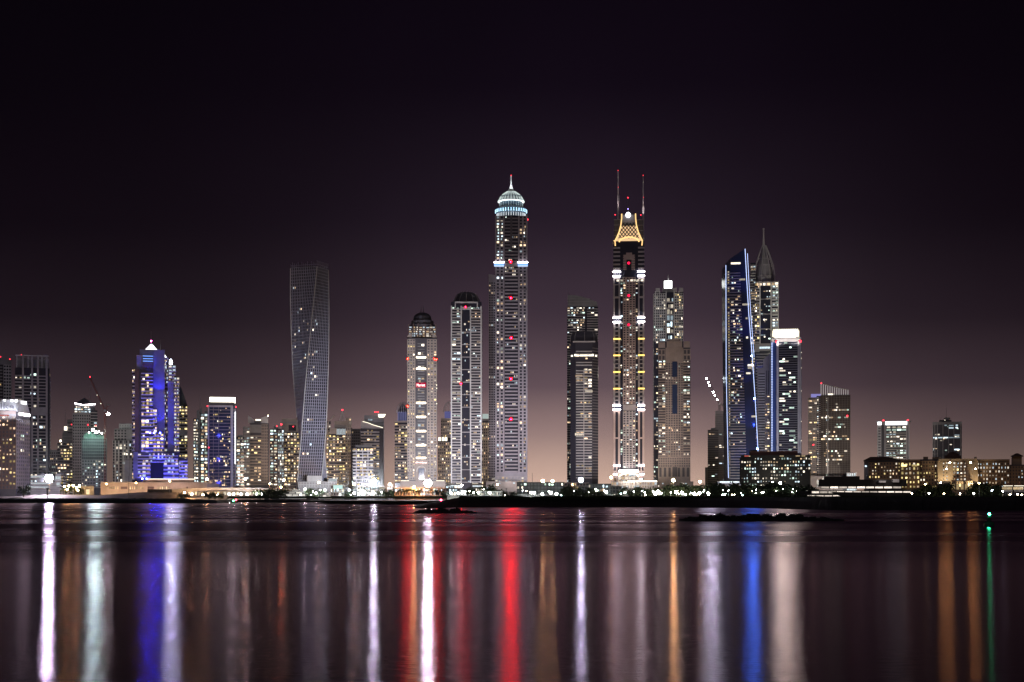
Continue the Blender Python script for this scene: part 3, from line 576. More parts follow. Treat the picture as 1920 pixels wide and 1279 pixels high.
t.mb('roof_wing').prism([t.P(489, 0, -8)[:2], t.P(502.6, 0, -8)[:2], t.P(502.6, 0, 4)[:2], t.P(489, 0, 4)[:2]], t.Z(794), [t.Z(784), t.Z(779.5), t.Z(779.5), t.Z(784)], WHITE)
t.block('roof_box', CRWN, 479, 489, 786, 790, 2, 6); t.block('roof', GREY, 477, 490, 789, 795, -2, 12); t.lens('rooftop_lamp', 502.5, 780, .9, emis('yellow_lamp2', (1, .9, .6), 20, sample=True), -9); t.done()
t = Thing('apartment_tower', 'dark tower dotted with white windows directly left of the twisted tower', 'tower', 519, 2200)
f, s_ = t.block('glazing', GLASS, 506, 532, 804); f.bands(806, 912, BROWN, pr=1.1, a0=.0, a1=.55).lit(40, 'mix'); f.grid(806, 912, 3, GREY, pier=.4, span=.3, a0=.58, a1=1.).lit(24, 'cool')
t.block('roof', GREY, 513, 522, 798, 804, 4, 14); t.lens('beacon', 519, 799.5, .9, BEACS); t.done()
t = Thing('apartment_tower', 'beige square topped tower partly hidden by the left side of the twisted tower', 'tower', 545, 2250)
f, s_ = t.block('wall', STONE, 529, 560, 785, 811); f.box('wall', GREY, 535, 556, 791, 794, 0, .6); f.box('glazing', GLASS, 541, 555, 797, 808, 0, .4)
f, s_ = t.block('glazing', GLASS, 527, 562, 811, None, -4, 30); f.bands(812, 912, STONE, pr=1.3).lit(50, 'warm'); 
t.lens('beacon', 527.5, 796, 1.3, BEACS); t.lens('beacon', 550, 800, .8, BEACS); t.done()
# R twisted tower
def twisted():
    D = 1800; t = Thing('twisted_tower', 'tall twisting tower with a perforated grid facade, standing alone left of centre', 'tower', 582, D, 40)
    k = t.k; a, b_ = 43*k, 54*k; nf = 73; zb, zt = GZ+8, PZ(499, D); cyy = D+24; PM = mat('perforated_panel', (.30, .29, .37), .5)
    core = MB(); rnd = random.Random(5); prev = None
    cxs = [(0, 586), (.25, 585.5), (.5, 582.6), (.75, 581.2), (1, 580.3)]
    def cxf(f):
        for p, q in zip(cxs, cxs[1:]):
            if f <= q[0]: return p[1]+(q[1]-p[1])*(f-p[0])/(q[0]-p[0])
        return cxs[-1][1]
    def ring(f, off=0.):
        th = R(100-79*f**.92); cx = PX(cxf(f), cyy); out = []
        c, s = math.cos(th), math.sin(th)
        for X, Y in ((-b_/2-off, -a/2-off), (b_/2+off, -a/2-off), (b_/2+off, a/2+off), (-b_/2-off, a/2+off)):
            out.append((cx+X*c+Y*s, cyy-X*s+Y*c))
        return out
    W = t.mb('wall'); G = t.mb('glazing')
    for j in range(nf):
        f0, f1 = j/nf, (j+1)/nf; z0, z1 = zb+(zt-zb)*f0, zb+(zt-zb)*f1; r0, r1 = ring(f0), ring(f1); o0, o1 = ring(f0, .55), ring(f1, .55); h = z1-z0
        vs = [(x, y, z0) for x, y in r0]+[(x, y, z1) for x, y in r1]
        G.add(vs, [(i, (i+1) % 4, 4+(i+1) % 4, 4+i) for i in range(4)], GLASS)
        om = [((p[0]*.7+q[0]*.3), (p[1]*.7+q[1]*.3)) for p, q in zip(o0, o1)]
        # floor edge, then piers between the openings
        vs = [(x, y, z0) for x, y in o0]+[(x, y, z0+h*.18) for x, y in om]
        W.add(vs, [(i, (i+1) % 4, 4+(i+1) % 4, 4+i) for i in range(4)]+[(3, 2, 1, 0), (4, 5, 6, 7)], PM)
        for i in range(4):
            n = 14 if i % 2 == 0 else 11
            A0, B0, A1, B1 = o0[i], o0[(i+1) % 4], o1[i], o1[(i+1) % 4]
            mid = ((A0[0]+B0[0])/2, (A0[1]+B0[1])/2); nx, ny = B0[1]-A0[1], -(B0[0]-A0[0])
            if -ny < -5: continue
            for q in range(n+1):
                g0, g1 = max(0, (q-.15)/n), min(1, (q+.15)/n)
                P_ = [(A0[0]+(B0[0]-A0[0])*g, A0[1]+(B0[1]-A0[1])*g, z0) for g in (g0, g1)]+[(A1[0]+(B1[0]-A1[0])*g, A1[1]+(B1[1]-A1[1])*g, z1) for g in (g1, g0)]
                W.add(P_, [(0, 1, 2, 3)], PM)
                L = math.hypot(nx, ny); ix, iy = -nx/L*.5, -ny/L*.5
                for e in ((0, 3), (1, 2)):
                    p, p2 = P_[e[0]], P_[e[1]]; W.add([p, p2, (p2[0]+ix, p2[1]+iy, p2[2]), (p[0]+ix, p[1]+iy, p[2])], [(0, 1, 2, 3)], PM)
    # lit rooms
    for i, g, v in [(0, .1, 539), (0, .16, 539), (0, .4, 578), (0, .45, 578), (0, .33, 583), (1, .2, 600), (1, .3, 604), (1, .32, 607), (0, .6, 601), (0, .8, 605), (0, .38, 613), (0, .36, 618), (0, .18, 624), (0, .85, 621), (1, .1, 621), (1, .16, 621), (0, .15, 634), (0, .2, 634), (0, .6, 643), (0, .66, 643), (0, .18, 645), (0, .8, 663), (0, .85, 663), (1, .3, 660), (1, .38, 660), (1, .45, 660), (1, .08, 665), (1, .2, 667), (1, .26, 667), (0, .75, 669), (0, .8, 669), (0, .55, 675), (1, .35, 690), (0, .35, 687), (1, .25, 700), (1, .32, 700), (1, .4, 706), (1, .46, 706), (1, .5, 706), (1, .34, 712), (1, .5, 743), (1, .57, 743), (1, .63, 743), (1, .25, 790), (1, .32, 790), (1, .38, 790), (1, .2, 811), (1, .28, 811), (1, .36, 811), (1, .55, 811), (1, .85, 806), (1, .9, 806), (1, .4, 832), (1, .45, 832), (1, .15, 853), (1, .22, 853), (1, .28, 853)]:
        z = PZ(v, D); j = int((z-zb)/(zt-zb)*nf); fm = (j+.65)/nf; rr = ring(fm, .12); n = 14 if i % 2 == 0 else 11
        # face index: 0 is the long face, 1 the short one, seen from the water
        i0 = 0 if i == 0 else 1; A, B = rr[i0], rr[(i0+1) % 4]; g = (int(g*n)+.5)/n; L = math.hypot(B[0]-A[0], B[1]-A[1])
        o = bpy.data.objects.new('window', unit(rnd.choice([WHT, WARM, COOL]), 'window')); col_link(o); o.parent = t.root
        e = .36*L/n; ux, uy = (B[0]-A[0])/L, (B[1]-A[1])/L; x, y = A[0]+(B[0]-A[0])*g-ux*e, A[1]+(B[1]-A[1])*g-uy*e
        o.location = (x-t.root.location[0], y-t.root.location[1], zb+(zt-zb)*(j+.36)/nf-GZ); o.rotation_euler = (0, 0, math.atan2(uy, ux)); o.scale = (2*e, .08, (zt-zb)/nf*.56)
    for i in range(4): t.mb('corner_edge').tube([(*ring(j/24, .7)[i], zb+(zt-zb)*j/24) for j in range(25)], .6, WHITE, 5)
    ro = ring(1., .55); t.mb('roof').prism(ro, zt, zt+.4, PM)
    for i in range(4):                          # open screen round the roof
        A, B = ro[i], ro[(i+1) % 4]
        for q in range(15):
            g = q/14; hh = 7.5 if i == 1 else 3.0+4*abs(math.sin(q*1.9))*(.4 if i else 1); t.mb('parapet').tube([(A[0]+(B[0]-A[0])*g, A[1]+(B[1]-A[1])*g, zt), (A[0]+(B[0]-A[0])*g, A[1]+(B[1]-A[1])*g, zt+hh)], .16, PM, 4)
        t.mb('parapet').tube([(*A, zt+3), (*B, zt+3)], .18, PM, 4)
    cx = PX(580, cyy); t.mb('roof_plant').box((cx, cyy), AX, AY, -6, 6, -4, 6, zt+.4, zt+3.2, DARKC)
    f, s_ = t.block('podium', MAUVE, 559, 632, 903, None, -6, 50); f.grid(904, 914, 14, WHITE, nv=2, pier=.3, span=.3)
    f, s_ = t.block('podium', WHITE, 576, 604, 892, 903, -2, 30); f, s_ = t.block('podium', WHITE, 616, 632, 897, 903, 0, 30); f.box('light_panel', DIMP, .1, .95, 898, 902.5, 0, .3)
    t.done()
twisted()
# S
t = Thing('apartment_tower', 'beige balconied tower with a tent shaped roof and red beacon, right of the twisted tower', 'tower', 636, 2150)
f, s_ = t.block('glazing', GLASS, 617, 660, 803); f.bands(816, 912, STONE, a0=617, a1=648, pr=1.4).lit(36, 'warm', run=.5); f.grid(784, 912, 3, STONE, pier=.5, span=.45, a0=648, a1=658).lit(8, 'warm')
t.block('wall', STONE, 648.5, 659.5, 783, 805, 2, 24); f2, _ = t.block('wall', STONE, 627, 650, 789, 804, 6, 24)
f.box('wall', STONE, 618, 631, 803, 814, 0, 1); f.box('light_panel', DIMP, 631, 648, 804, 815, 0, .8); f.fins([631, 636.5, 642, 648], 803, 816, WHITE, .5, 1.2)
for q in range(6): a = -6+q*2.4; t.tube('tent_roof', WHITE, [(642+a, 789, 6), (642, 768.5, 12)], .22, 4)
t.tube('tent_roof', WHITE, [(642, 790, 18), (642, 768.5, 12)], .22, 4); t.lens('beacon', 642, 768, 1.1, BEACS, 10)
t.tube('curved_canopy', STONE, [(613, 815, 0), (614, 800, 0), (617, 789, 0), (624, 781, 0), (627, 780, 0)], .9, 6)
f3, _ = t.block('glazing', GLASS, 612, 620, 790, None, 4, 24); f3.bands(792, 912, STONE, pr=1.3).lit(20, 'warm'); t.done()
# T
t = Thing('apartment_block', 'dark plain block squeezed between two beige balconied towers', 'building', 668, 2300)
f, s_ = t.block('glazing', GLASS, 659, 677, 806); f.grid(808, 912, 5, GREY, pier=.3, span=.4).lit(10); t.block('parapet', GREY, 659, 676, 804, 807, -1, 20); t.done()
t = Thing('apartment_tower', 'rounded balconied tower with a sloping crescent crown and flared lit rooftop', 'tower', 698, 2200)
f, s_ = t.block('wall', GREY, 683, 720, 778, None, 14, 40); f.bands(779, 912, MAUVE, pr=1).lit(20, 'mix')
f, s_ = t.block('glazing', GLASS, 676, 719, 804, None, -2, 24); f.bands(806, 912, MAUVE, pr=1.5, a0=.0, a1=.82).lit(28, 'warm', run=.6); 
t.poly('crown', MAUVE, [(677, 0), (719, 0)], 0, 808, 22, tops=[789, 802]); t.tube('light_strip', CRWN, [(680, 790.5, -1), (690, 793, -1), (700, 797, -1), (718, 802, -1)], .4, 5)
t.tube('pier', WHITE, [(719.5, 912, 0), (719.5, 806, 0)], .6, 5)
t.mb('rooftop_canopy').prism([t.P(710, 0, 14)[:2], t.P(719, 0, 14)[:2], t.P(719, 0, 28)[:2], t.P(710, 0, 28)[:2]], t.Z(782), t.Z(775.6), CRWN, [t.P(709, 0, 12)[:2], t.P(723, 0, 12)[:2], t.P(723, 0, 30)[:2], t.P(709, 0, 30)[:2]])
for u in (703, 706.5, 709): t.lens('beacon', u, 772.5, .8, BEACS)
t.done()
t = Thing('apartment_block', 'pale lower block glowing beside the floodlight at the foot of the rounded tower', 'building', 684, 2050)
f, s_ = t.block('glazing', GLASS, 661.5, 700, 839); f.bands(841, 912, WHITE, pr=1.1).lit(20, 'yel', run=.7); f2, _ = t.block('wall', MAUVE, 665, 697, 834, 841, 6, 24); f.fins([668, 680, 690], 841, 912, WHITE, 1, 1.4); t.done()
# U
RIB = mat('rib_metal', (.35, .33, .40), .5)
def ribdome(t, u, w_, R_, v0, v1, m, part='dome', n=10, half=False):
    for q in range(n):
        a = math.pi*(q/(n-1)); pts = []
        for i in range(7):
            e = i/6*math.pi/2; r = R_*t.k*math.cos(e)
            pts.append((t.X(u, w_)+r*math.cos(a), t.D+w_-r*math.sin(a), t.Z(v1)+(t.Z(v0)-t.Z(v1))*math.sin(e)))
        t.mb(part).tube(pts, .28, m, 4)
t = Thing('apartment_tower', 'small pale tower with a ribbed dome, just left of the tower with red signs', 'tower', 752, 2150)
f, s_ = t.block('glazing', GLASS, 740, 764, 790); f.bands(793, 905, STONE, pr=1.0, th=.45).lit(26, 'warm'); s_.bands(793, 905, STONE, pr=.8); f.box('cornice', STONE, .0, 1., 789, 792.5, 0, 2)
t.lathe('drum', BGLASS, 755.5, 14, [(9.5, 790), (9.5, 773)], 16); ribdome(t, 755.5, 14, 12, 753, 773, WHITE); t.lathe('dome', DARKC, 755.5, 14, [(9.5, 773), (8.5, 767), (6, 761), (2, 757), (.1, 756)], 14)
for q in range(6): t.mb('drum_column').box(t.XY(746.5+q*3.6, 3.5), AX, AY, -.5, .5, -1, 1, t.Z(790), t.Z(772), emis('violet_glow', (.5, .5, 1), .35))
t.done()
# V tower with red signs
t = Thing('hotel_tower', 'domed stone tower with red signs and stacked white light bars in its dark centre bay', 'tower', 792, 1850)
f, s_ = t.block('glazing', DARKC, 763.5, 819.5, 634, None, 0, 40)
for a, b_ in ((763.5, 778.5), (800.5, 819)): f.grid(636, 900, 3, STONE, nv=50, pier=.48, span=.5, a0=a, a1=b_).lit(26, 'warm')
f.box('wall', STONE, 776.6, 778.8, 670, 900, 0, .9); f.box('wall', STONE, 800.3, 802.5, 670, 900, 0, .9)
f.bands(640, 868, GREY, nv=44, a0=783, a1=796, pr=.6, th=.25, part='floor_slab').lit(16, 'warm')
t.mb('wall').prism([t.P(763.5, 0, 2)[:2], t.P(772, 0, 1)[:2], t.P(772, 0, 20)[:2], t.P(763.5, 0, 20)[:2]], t.Z(637), [t.Z(630), t.Z(623), t.Z(623), t.Z(630)], STONE)
t.mb('wall').prism([t.P(811, 0, 1)[:2], t.P(819, 0, 2)[:2], t.P(819, 0, 20)[:2], t.P(811, 0, 20)[:2]], t.Z(637), [t.Z(623), t.Z(630), t.Z(630), t.Z(623)], STONE)
for v in (670.2, 691.6, 755.6, 781.9, 808.5, 834.8, 858.7): f.obj('light_bar', BARWM, 780.5, 798.5, v-1.4, v+1.4, .7, 1.1)
f2, _ = t.block('glazing', DARKC, 766, 818, 612, 640, 3, 34); f2.bands(612, 632, BROWN, nv=5, pr=.8, th=.3).lit(28, 'warm', run=.7); f2.fins([766.6, 775, 784, 797, 808, 817], 607, 634, BROWN, 1, 1.2)
t.lathe('drum', DARKC, 792, 19, [(25, 612), (25, 607), (21.3, 606), (21.3, 599), (18, 599)], 24); t.lathe('dome', mat('dome_metal', (.07, .065, .08), .4, .5), 792, 19, [(17.5, 600), (17.6, 596), (16, 590), (12, 585.5), (6, 583.2), (.1, 582.6)], 24)
for u in (789.3, 793.9): mast(t, u, 568.5, 584, .5, 19, DARKC)
f.box('sign_panel', emis('red_sign_panel', (.8, .0, .07), .55), 779.5, 799, 717.5, 727, .6, 1.0); t.text('sign', 'Marriott', 781.5, 797, 719.6, 724.8, REDT, -1.3)
f.box('sign_backing', STONE, 777, 802, 862, 871, .3, .9); t.text('sign', 'Marriott', 790.5, 800.5, 866, 869, REDT, -1.3)
for i, (a, b_, v, e) in enumerate(((779, 781, 867.6, .8), (781.5, 786, 866.8, 1.0), (781.3, 782.2, 865.5, 2.5), (786.4, 789.4, 867.4, .8), (788, 788.6, 866, 2))): f.obj('sign', REDT, a, b_, v, v+e, .9, 1.3)
f.box('wall', STONE, 779, 800, 870, 902, 0, .7); t.mb('arch').tube([t.P(790+8.5*math.cos(q*math.pi/12), 885-11*math.sin(q*math.pi/12), -1) for q in range(13)], .5, WHITE, 6); f.box('arch', BGLASS, 784.5, 795.5, 878, 900, .7, .9)
for u, v in ((764.3, 673.5), (815, 673.5), (818, 674), (764, 761.9)): t.lens('beacon', u, v, 1.3, BORNG)
for v in (722, 728, 757, 836): t.lens('rooftop_lamp', 818.6, v, .7, CRWN, -1)
f3, _ = t.block('podium', STONE, 750, 835, 902, None, -14, 30); f3.grid(903, 914, 16, STONE, nv=2, pier=.4, span=.4); f3.bands(900, 902, CRWN, nv=1, th=.4, pr=.5, a0=.02, a1=.2, part='light_bar'); f3.bands(900, 902, CRWN, nv=1, th=.4, pr=.5, a0=.8, a1=.98, part='light_bar')
t.done()
# W
t = Thing('apartment_tower', 'beige stepped tower with a violet ribbed dome between the two tallest left centre towers', 'tower', 834, 2100)
f, s_ = t.block('glazing', GLASS, 821, 850, 827); f.grid(829, 905, 8, STONE, pier=.45, span=.45).lit(24, 'warm')
f, s_ = t.block('glazing', GLASS, 826.5, 850, 785, 829, 6, 28); f.grid(787, 820, 6, STONE, pier=.5, span=.45).lit(8, 'warm'); f.box('cornice', STONE, .0, 1., 784, 787.5, 0, 1.5)
for u in (822, 828.5, 834): f.obj('light_bar', CRWN, u, u+4.5, 820, 826.5, .3, 1.2)
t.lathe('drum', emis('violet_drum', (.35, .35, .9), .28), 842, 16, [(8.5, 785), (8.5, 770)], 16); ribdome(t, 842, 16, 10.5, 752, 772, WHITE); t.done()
# X
t = Thing('apartment_tower', 'white banded tower with a faceted domed crown and dark glass centre strip', 'tower', 874, 1850)
f, s_ = t.block('glazing', GLASS, 845.8, 903, 566, None, 0, 40)
f.bands(576, 905, MAUVE, nv=62, a0=847, a1=864, pr=1.8, th=.44).lit(26, 'mix', run=.5); T0 = t
b0 = f; nb = 62
def meshbands(f, v0, v1, nv, a0, a1, th, pr, m, part):
    ch = (v1-v0)/nv
    for j in range(nv): f.box(part, m, a0, a1, v0+(j+1-th)*ch, v0+(j+1)*ch, 0, pr)
    f.band_like = True; f.last = (v0, v1, 5, nv, .2, th, a0, a1); return f
meshbands(f, 576, 905, 62, 883, 901.5, .44, 1.8, MAUVE, 'balcony_tier').lit(40, 'mix', run=.6); s_.bands(576, 905, MAUVE, nv=38, pr=.8)
f.fins([846.5, 864.8, 882.2, 902], 574, 906, WHITE, 1.5, 2.1); f.bands(600, 905, MAUVE, nv=13, a0=865.5, a1=881.5, pr=.4, th=.06, part='floor_slab'); f.last = (600, 905, 4, 58, .2, .4, 866, 881); f.band_like = False; f.lit(24, 'mix')
f.box('crown_frame', WHITE, 853, 896, 566, 568.5, 0, 2); f.box('crown_frame', WHITE, 864, 883, 576, 578.5, 0, 2.2); f.fins([853.7, 895], 566, 577, WHITE, 1.2, 2); f.box('parapet', WHITE, 846, 903, 579, 581, .1, 1.6)
t.mb('crown').lathe(t.X(875, 19), t.D+19, [(25.5*t.k, t.Z(566)), (25.5*t.k, t.Z(563)), (23*t.k, t.Z(558)), (18*t.k, t.Z(549)), (11*t.k, t.Z(545.5)), (10*t.k, t.Z(545))], mat('dark_glass_roof', (.06, .06, .075), .3), 12)
for q in range(12):
    a = q*math.pi/6; pts = [(t.X(875, 19)+r*t.k*math.cos(a), t.D+19+r*t.k*math.sin(a), t.Z(v)) for r, v in ((26, 564), (23.5, 557), (18.3, 548.5), (10, 544.6))]; t.mb('crown_rib').tube(pts, .35, MAUVE, 4)
mast(t, 876, 541, 546, .3, 19)
for u, v in ((873, 576.3), (864.5, 719.8)): t.lens('beacon', u, v, 1.4, BEACON, -3)
t.done()
# Y
t = Thing('apartment_tower', 'thin beige tower with lit glass crown in the gap left of the tallest tower', 'tower', 910, 2200)
f, s_ = t.block('glazing', GLASS, 903, 918, 790); f.grid(792, 908, 4, STONE, pier=.5, span=.4).lit(16, 'warm'); t.block('crown', emis('pale_crown', (.8, .95, .9), .5), 904.5, 916, 776, 785, 3, 18); t.block('roof', MAUVE, 903.5, 917, 785, 790, 2, 20); t.done()
# Princess-like tallest tower
t = Thing('residential_tower', 'tallest tower, crowned by a floodlit white ribbed dome and needle spire', 'tower', 958, 1900)
f, s_ = t.block('glazing', GLASS, 928.5, 988.7, 405, None, 0, 44)
PT = mat('tall_tower_stone', (.30, .27, .31)); PU = mat('tall_tower_dimmed_stone', (.20, .18, .21))  # upper copy darker: weaker light up there is put into its colour
for (v0, v1, nvv) in ((405, 492, 20), (500, 886, 84)):
    f.grid(v0, v1, 2, PT if v0 > 450 else PU, nv=round(nvv*.76), pier=.46, span=.40, a0=930, a1=944.5, pr=.9).lit(14 if v0 < 450 else 24, 'mix', run=.6)
    f.grid(v0, v1, 2, PT if v0 > 450 else PU, nv=round(nvv*.76), pier=.46, span=.40, a0=973, a1=987.5, pr=.9).lit(6 if v0 < 450 else 22, 'mix', run=.6)
    meshb = max(1, round(nvv*.70)); ch = (v1-v0)/meshb
    for j in range(meshb): f.obj('balcony', PT if v0 > 450 else mat('dimmed_balcony', (.17, .155, .175)), 946.5, 970.8, v0+(j+.55)*ch, v0+(j+.97)*ch, 0, 1.3)  # upper balconies also darkened in colour for the weaker light
    f.band_like = True; f.last = (v0, v1, 7, meshb, .25, .42, 946.5, 970.5); f.lit(6 if v0 < 450 else 24, 'mix', run=.5)
f.fins([929.5, 945, 972.3, 988], 405, 886, PT, 1.2, 1.8); f.fins([937, 980.5], 405, 886, PT, 1.6, 1.2); f.fins([958.7], 405, 470, DARKC, 2.6, 1.6)
for a, b_ in ((926.5, 945), (971, 989.5)):
    f.obj('light_band', CRWB, a, b_, 493.5, 499, 1.9, 2.5); f.obj('light_bar', BARW, a-.3, b_+.3, 492, 493.2, 1.9, 2.9); f.obj('light_bar', emis('soft_blue_bar', (.6, .75, 1), 1.6), a, b_, 499, 500, 1.9, 2.9)
f.box('setback', PT, 945, 971, 493, 500, 0, 1.6); f.box('cornice', PT, 972, 989.5, 543, 544.3, 0, 2.3); f.box('cornice', PT, 929, 945, 543, 544.3, 0, 2.3)
f.box('wall', PT, .0, 1., 886, 893, 0, 2); f2, _ = t.block('wall', PT, 928, 989, 893, None, -2.5, 20); f2.grid(893, 905, 10, MAUVE, nv=2, pier=.4, span=.4).lit(5)
w1_, ws = t.block('glazing', GLASS, 916.3, 929, 516, None, 6, 36); w1_.grid(518, 900, 3, PT, nv=82, pier=.42, span=.42).lit(10, 'warm', run=.7)
t.mb('wing_cap').prism([t.P(916, 0, 5)[:2], t.P(929, 0, 5)[:2], t.P(929, 0, 30)[:2], t.P(917, 0, 30)[:2]], t.Z(527), [t.Z(513), t.Z(515), t.Z(515), t.Z(513)], PT)
LIT = mat('pale_dome_cladding', (.62, .68, .70), .5); NAVY = mat('navy_cladding', (.05, .09, .14), .4)
cw = 24; cu = 958.3
t.lathe('crown_ring', NAVY, cu, cw, [(28, 405), (28, 402), (26.5, 402), (26.5, 394), (29, 394), (30, 391), (29.5, 386), (27.5, 385)], 32)
for q in range(36):
    a = 2*math.pi*q/36
    x, y = t.X(cu, cw)+29.4*t.k*math.cos(a), t.D+cw+29.4*t.k*math.sin(a); t.mb('crown_ring_light').tube([(x, y, t.Z(393)), (x*1, y, t.Z(387.5))], .55, emis('crown_lamp', (.48, .78, 1), 3), 4)
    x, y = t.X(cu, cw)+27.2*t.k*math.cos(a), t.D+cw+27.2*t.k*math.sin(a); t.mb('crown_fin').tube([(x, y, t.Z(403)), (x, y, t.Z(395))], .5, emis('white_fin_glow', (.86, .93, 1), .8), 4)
t.lathe('drum', NAVY, cu, cw, [(26, 385), (23.5, 383), (22, 381), (22, 373.5), (21, 372)], 28); 
for q in range(28):
    a = 2*math.pi*q/28; x, y = t.X(cu, cw)+22.3*t.k*math.cos(a), t.D+cw+22.3*t.k*math.sin(a); t.mb('drum_column').tube([(x, y, t.Z(382)), (x, y, t.Z(374))], .3, LIT, 4)
prof = [(24.6, 372.2), (24.2, 370.8), (22.6, 368), (19.8, 363), (15.5, 358.4), (11, 355.2), (8, 353)]
t.lathe('dome', LIT, cu, cw, prof, 28)
for q in range(24):
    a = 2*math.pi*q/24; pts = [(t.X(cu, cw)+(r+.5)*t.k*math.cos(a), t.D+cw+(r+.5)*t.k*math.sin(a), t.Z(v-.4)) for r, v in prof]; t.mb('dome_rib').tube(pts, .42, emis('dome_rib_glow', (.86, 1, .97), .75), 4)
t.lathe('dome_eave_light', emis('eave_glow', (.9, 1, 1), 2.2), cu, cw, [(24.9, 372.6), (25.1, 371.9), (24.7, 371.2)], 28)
for q in range(22):
    a = math.pi+math.pi*(q+.5)/22; r, v = 19.6, 362.6; x, y = t.X(cu, cw)+r*t.k*math.cos(a), t.D+cw+r*t.k*math.sin(a); t.mb('dome_opening').box((x, y), AX, AY, -.45, .45, -.9, .5, t.Z(v+1.5), t.Z(v-1.5), NAVY)
t.lathe('spire', WHITE, cu, cw, [(8.4, 353.4), (6.2, 351), (4.2, 347.5), (2.6, 343.5), (1.9, 341), (2.2, 340.2), (1.4, 339), (1.1, 330), (.8, 324.5), (1.2, 323), (.4, 320.6)], 12)
for q in range(4):
    a = math.pi+math.pi*(q+.5)/4; spot(t.root, (t.X(cu, cw)+14*t.k*math.cos(a), t.D+cw+14*t.k*math.sin(a), t.Z(353)), (t.X(cu), t.D+cw, t.Z(336)), 9000, (.86, .95, 1), 50, .4)
t.lens('beacon', 958.4, 321.5, .5, BEACS, cw-1)
for q in range(5):
    a = math.pi+math.pi*(q+.5)/5; x, y = t.X(cu, cw)+52*t.k*math.cos(a), t.D+cw+52*t.k*math.sin(a); spot(t.root, (x, y, t.Z(404)), (t.X(cu), t.D+cw, t.Z(352)), 15000, (.80, .96, 1), 70, .6)
for u, v in ((957.5, 492), (958, 559.5), (958.5, 634.5), (958, 711), (958, 786.5)): t.lens('beacon', u, v, 2.0, BEACON, -3.2)
t.lens('beacon', 989.5, 412, .9, BEACS, -1)
f3, _ = t.block('podium', STONE, 906, 972, 903, None, -30, 10); f3.grid(904, 918, 12, STONE, nv=3, pier=.3, span=.45).lit(5, 'warm'); t.done()
# Z curved top tower + dark one in front
t = Thing('apartment_tower', 'grey banded tower with a curved sloping roof, rising behind the dark balcony bar tower', 'tower', 1092, 2150)
t.poly('glazing', GLASS, [(1063.3, 6), (1075, 0), (1090, 0), (1106, 0), (1121.5, 4)], 575, None, 34)
f = t.F(1063.5, 1121.3); t.poly('crown', GREY, [(1064.5, 3), (1078, 0), (1092, 0), (1106, 0), (1120, 3)], 0, 574.5, 28, tops=[552.5, 553.5, 556.5, 561, 566.5])
for v in (560, 565, 570): f.box('crown_rail', MAUVE, .01, .99 if v > 566 else .75, v, v+.7, .5, 1)
f.bands(576, 640, MAUVE, nv=14, a0=.0, a1=.58, pr=1.5).lit(26, 'mix', run=.5); f.bands(576, 640, MAUVE, nv=14, a0=.64, a1=1., pr=1.7).lit(3); f.bands(641, 905, GREY, nv=60, a0=.0, a1=.12, pr=1.2).lit(16, 'mix'); mast(t, 1065.5, 539, 553, .25)
t.done()
t = Thing('apartment_tower', 'dark tower with pale balcony bars and one lit floor near its rounded top', 'tower', 1095, 1850)
DK = mat('violet_dark_glass', (.045, .042, .065), .6); t.poly('glazing', DK, [(1069.3, 10), (1079, 0), (1111, 0), (1120.8, 10)], 640, None, 38)
f = t.F(1079, 1111)
f.bands(655, 897, WHITE, nv=47, a0=1080, a1=1110, pr=1.6, th=.38, skip=(2, 3, 6)).lit(22, 'warm', run=.6); f.fins([1094.8], 692, 897, WHITE, 1.0, 2.2, 'fin')
f.box('cornice', WHITE, 1074, 1116, 639.5, 642, -3, 1.4); f.obj('window', CRWN, 1077, 1113, 664, 668, .2, .7); f.box('mullion', DK, 1086, 1087, 663.5, 668.5, .2, 1); f.box('mullion', DK, 1102, 1103, 663.5, 668.5, .2, 1); f.obj('window', CRWN, 1070.5, 1075, 665, 668, -5.5, -5); f.obj('window', CRWN, 1115, 1119.5, 665, 668, -5.5, -5)
f.obj('window', WHT, 1097, 1111, 732, 736, .2, .6); f.obj('window', WHT, 1078, 1095, 812, 816.5, .2, .6); f.obj('window', WARM, 1079, 1092, 703, 707, .2, .6)
t.mb('crown').lathe(t.X(1095, 19), t.D+19, [(25*t.k, t.Z(640)), (25*t.k, t.Z(629)), (22*t.k, t.Z(622)), (19*t.k, t.Z(619.5)), (.1, t.Z(619))], DK, 8)
for q in range(8):
    a = q*math.pi/4; t.mb('crown_rib').tube([(t.X(1095, 19)+r*t.k*math.cos(a), t.D+19+r*t.k*math.sin(a), t.Z(v)) for r, v in ((25.4, 640), (25.4, 629), (22.3, 621.8))], .4, GREY, 4)
s2 = Facade(t, t.XY(1111), t.XY(1120.8, 10), 0, 1); s2.bands(648, 897, GREY, nv=46, pr=.4, th=.3, part='floor_slab'); s1 = Facade(t, t.XY(1069.3, 10), t.XY(1079), 0, 1)
t.done()
# 23-marina-like tower
t = Thing('residential_tower', 'tall tower with a gold neon curved lattice crown and white light bars on its corners', 'tower', 1179, 1850)
f, s_ = t.block('glazing', GLASS, 1149.8, 1208, 452, None, 0, 42); MS = mat('rose_stone', (.42, .33, .31))
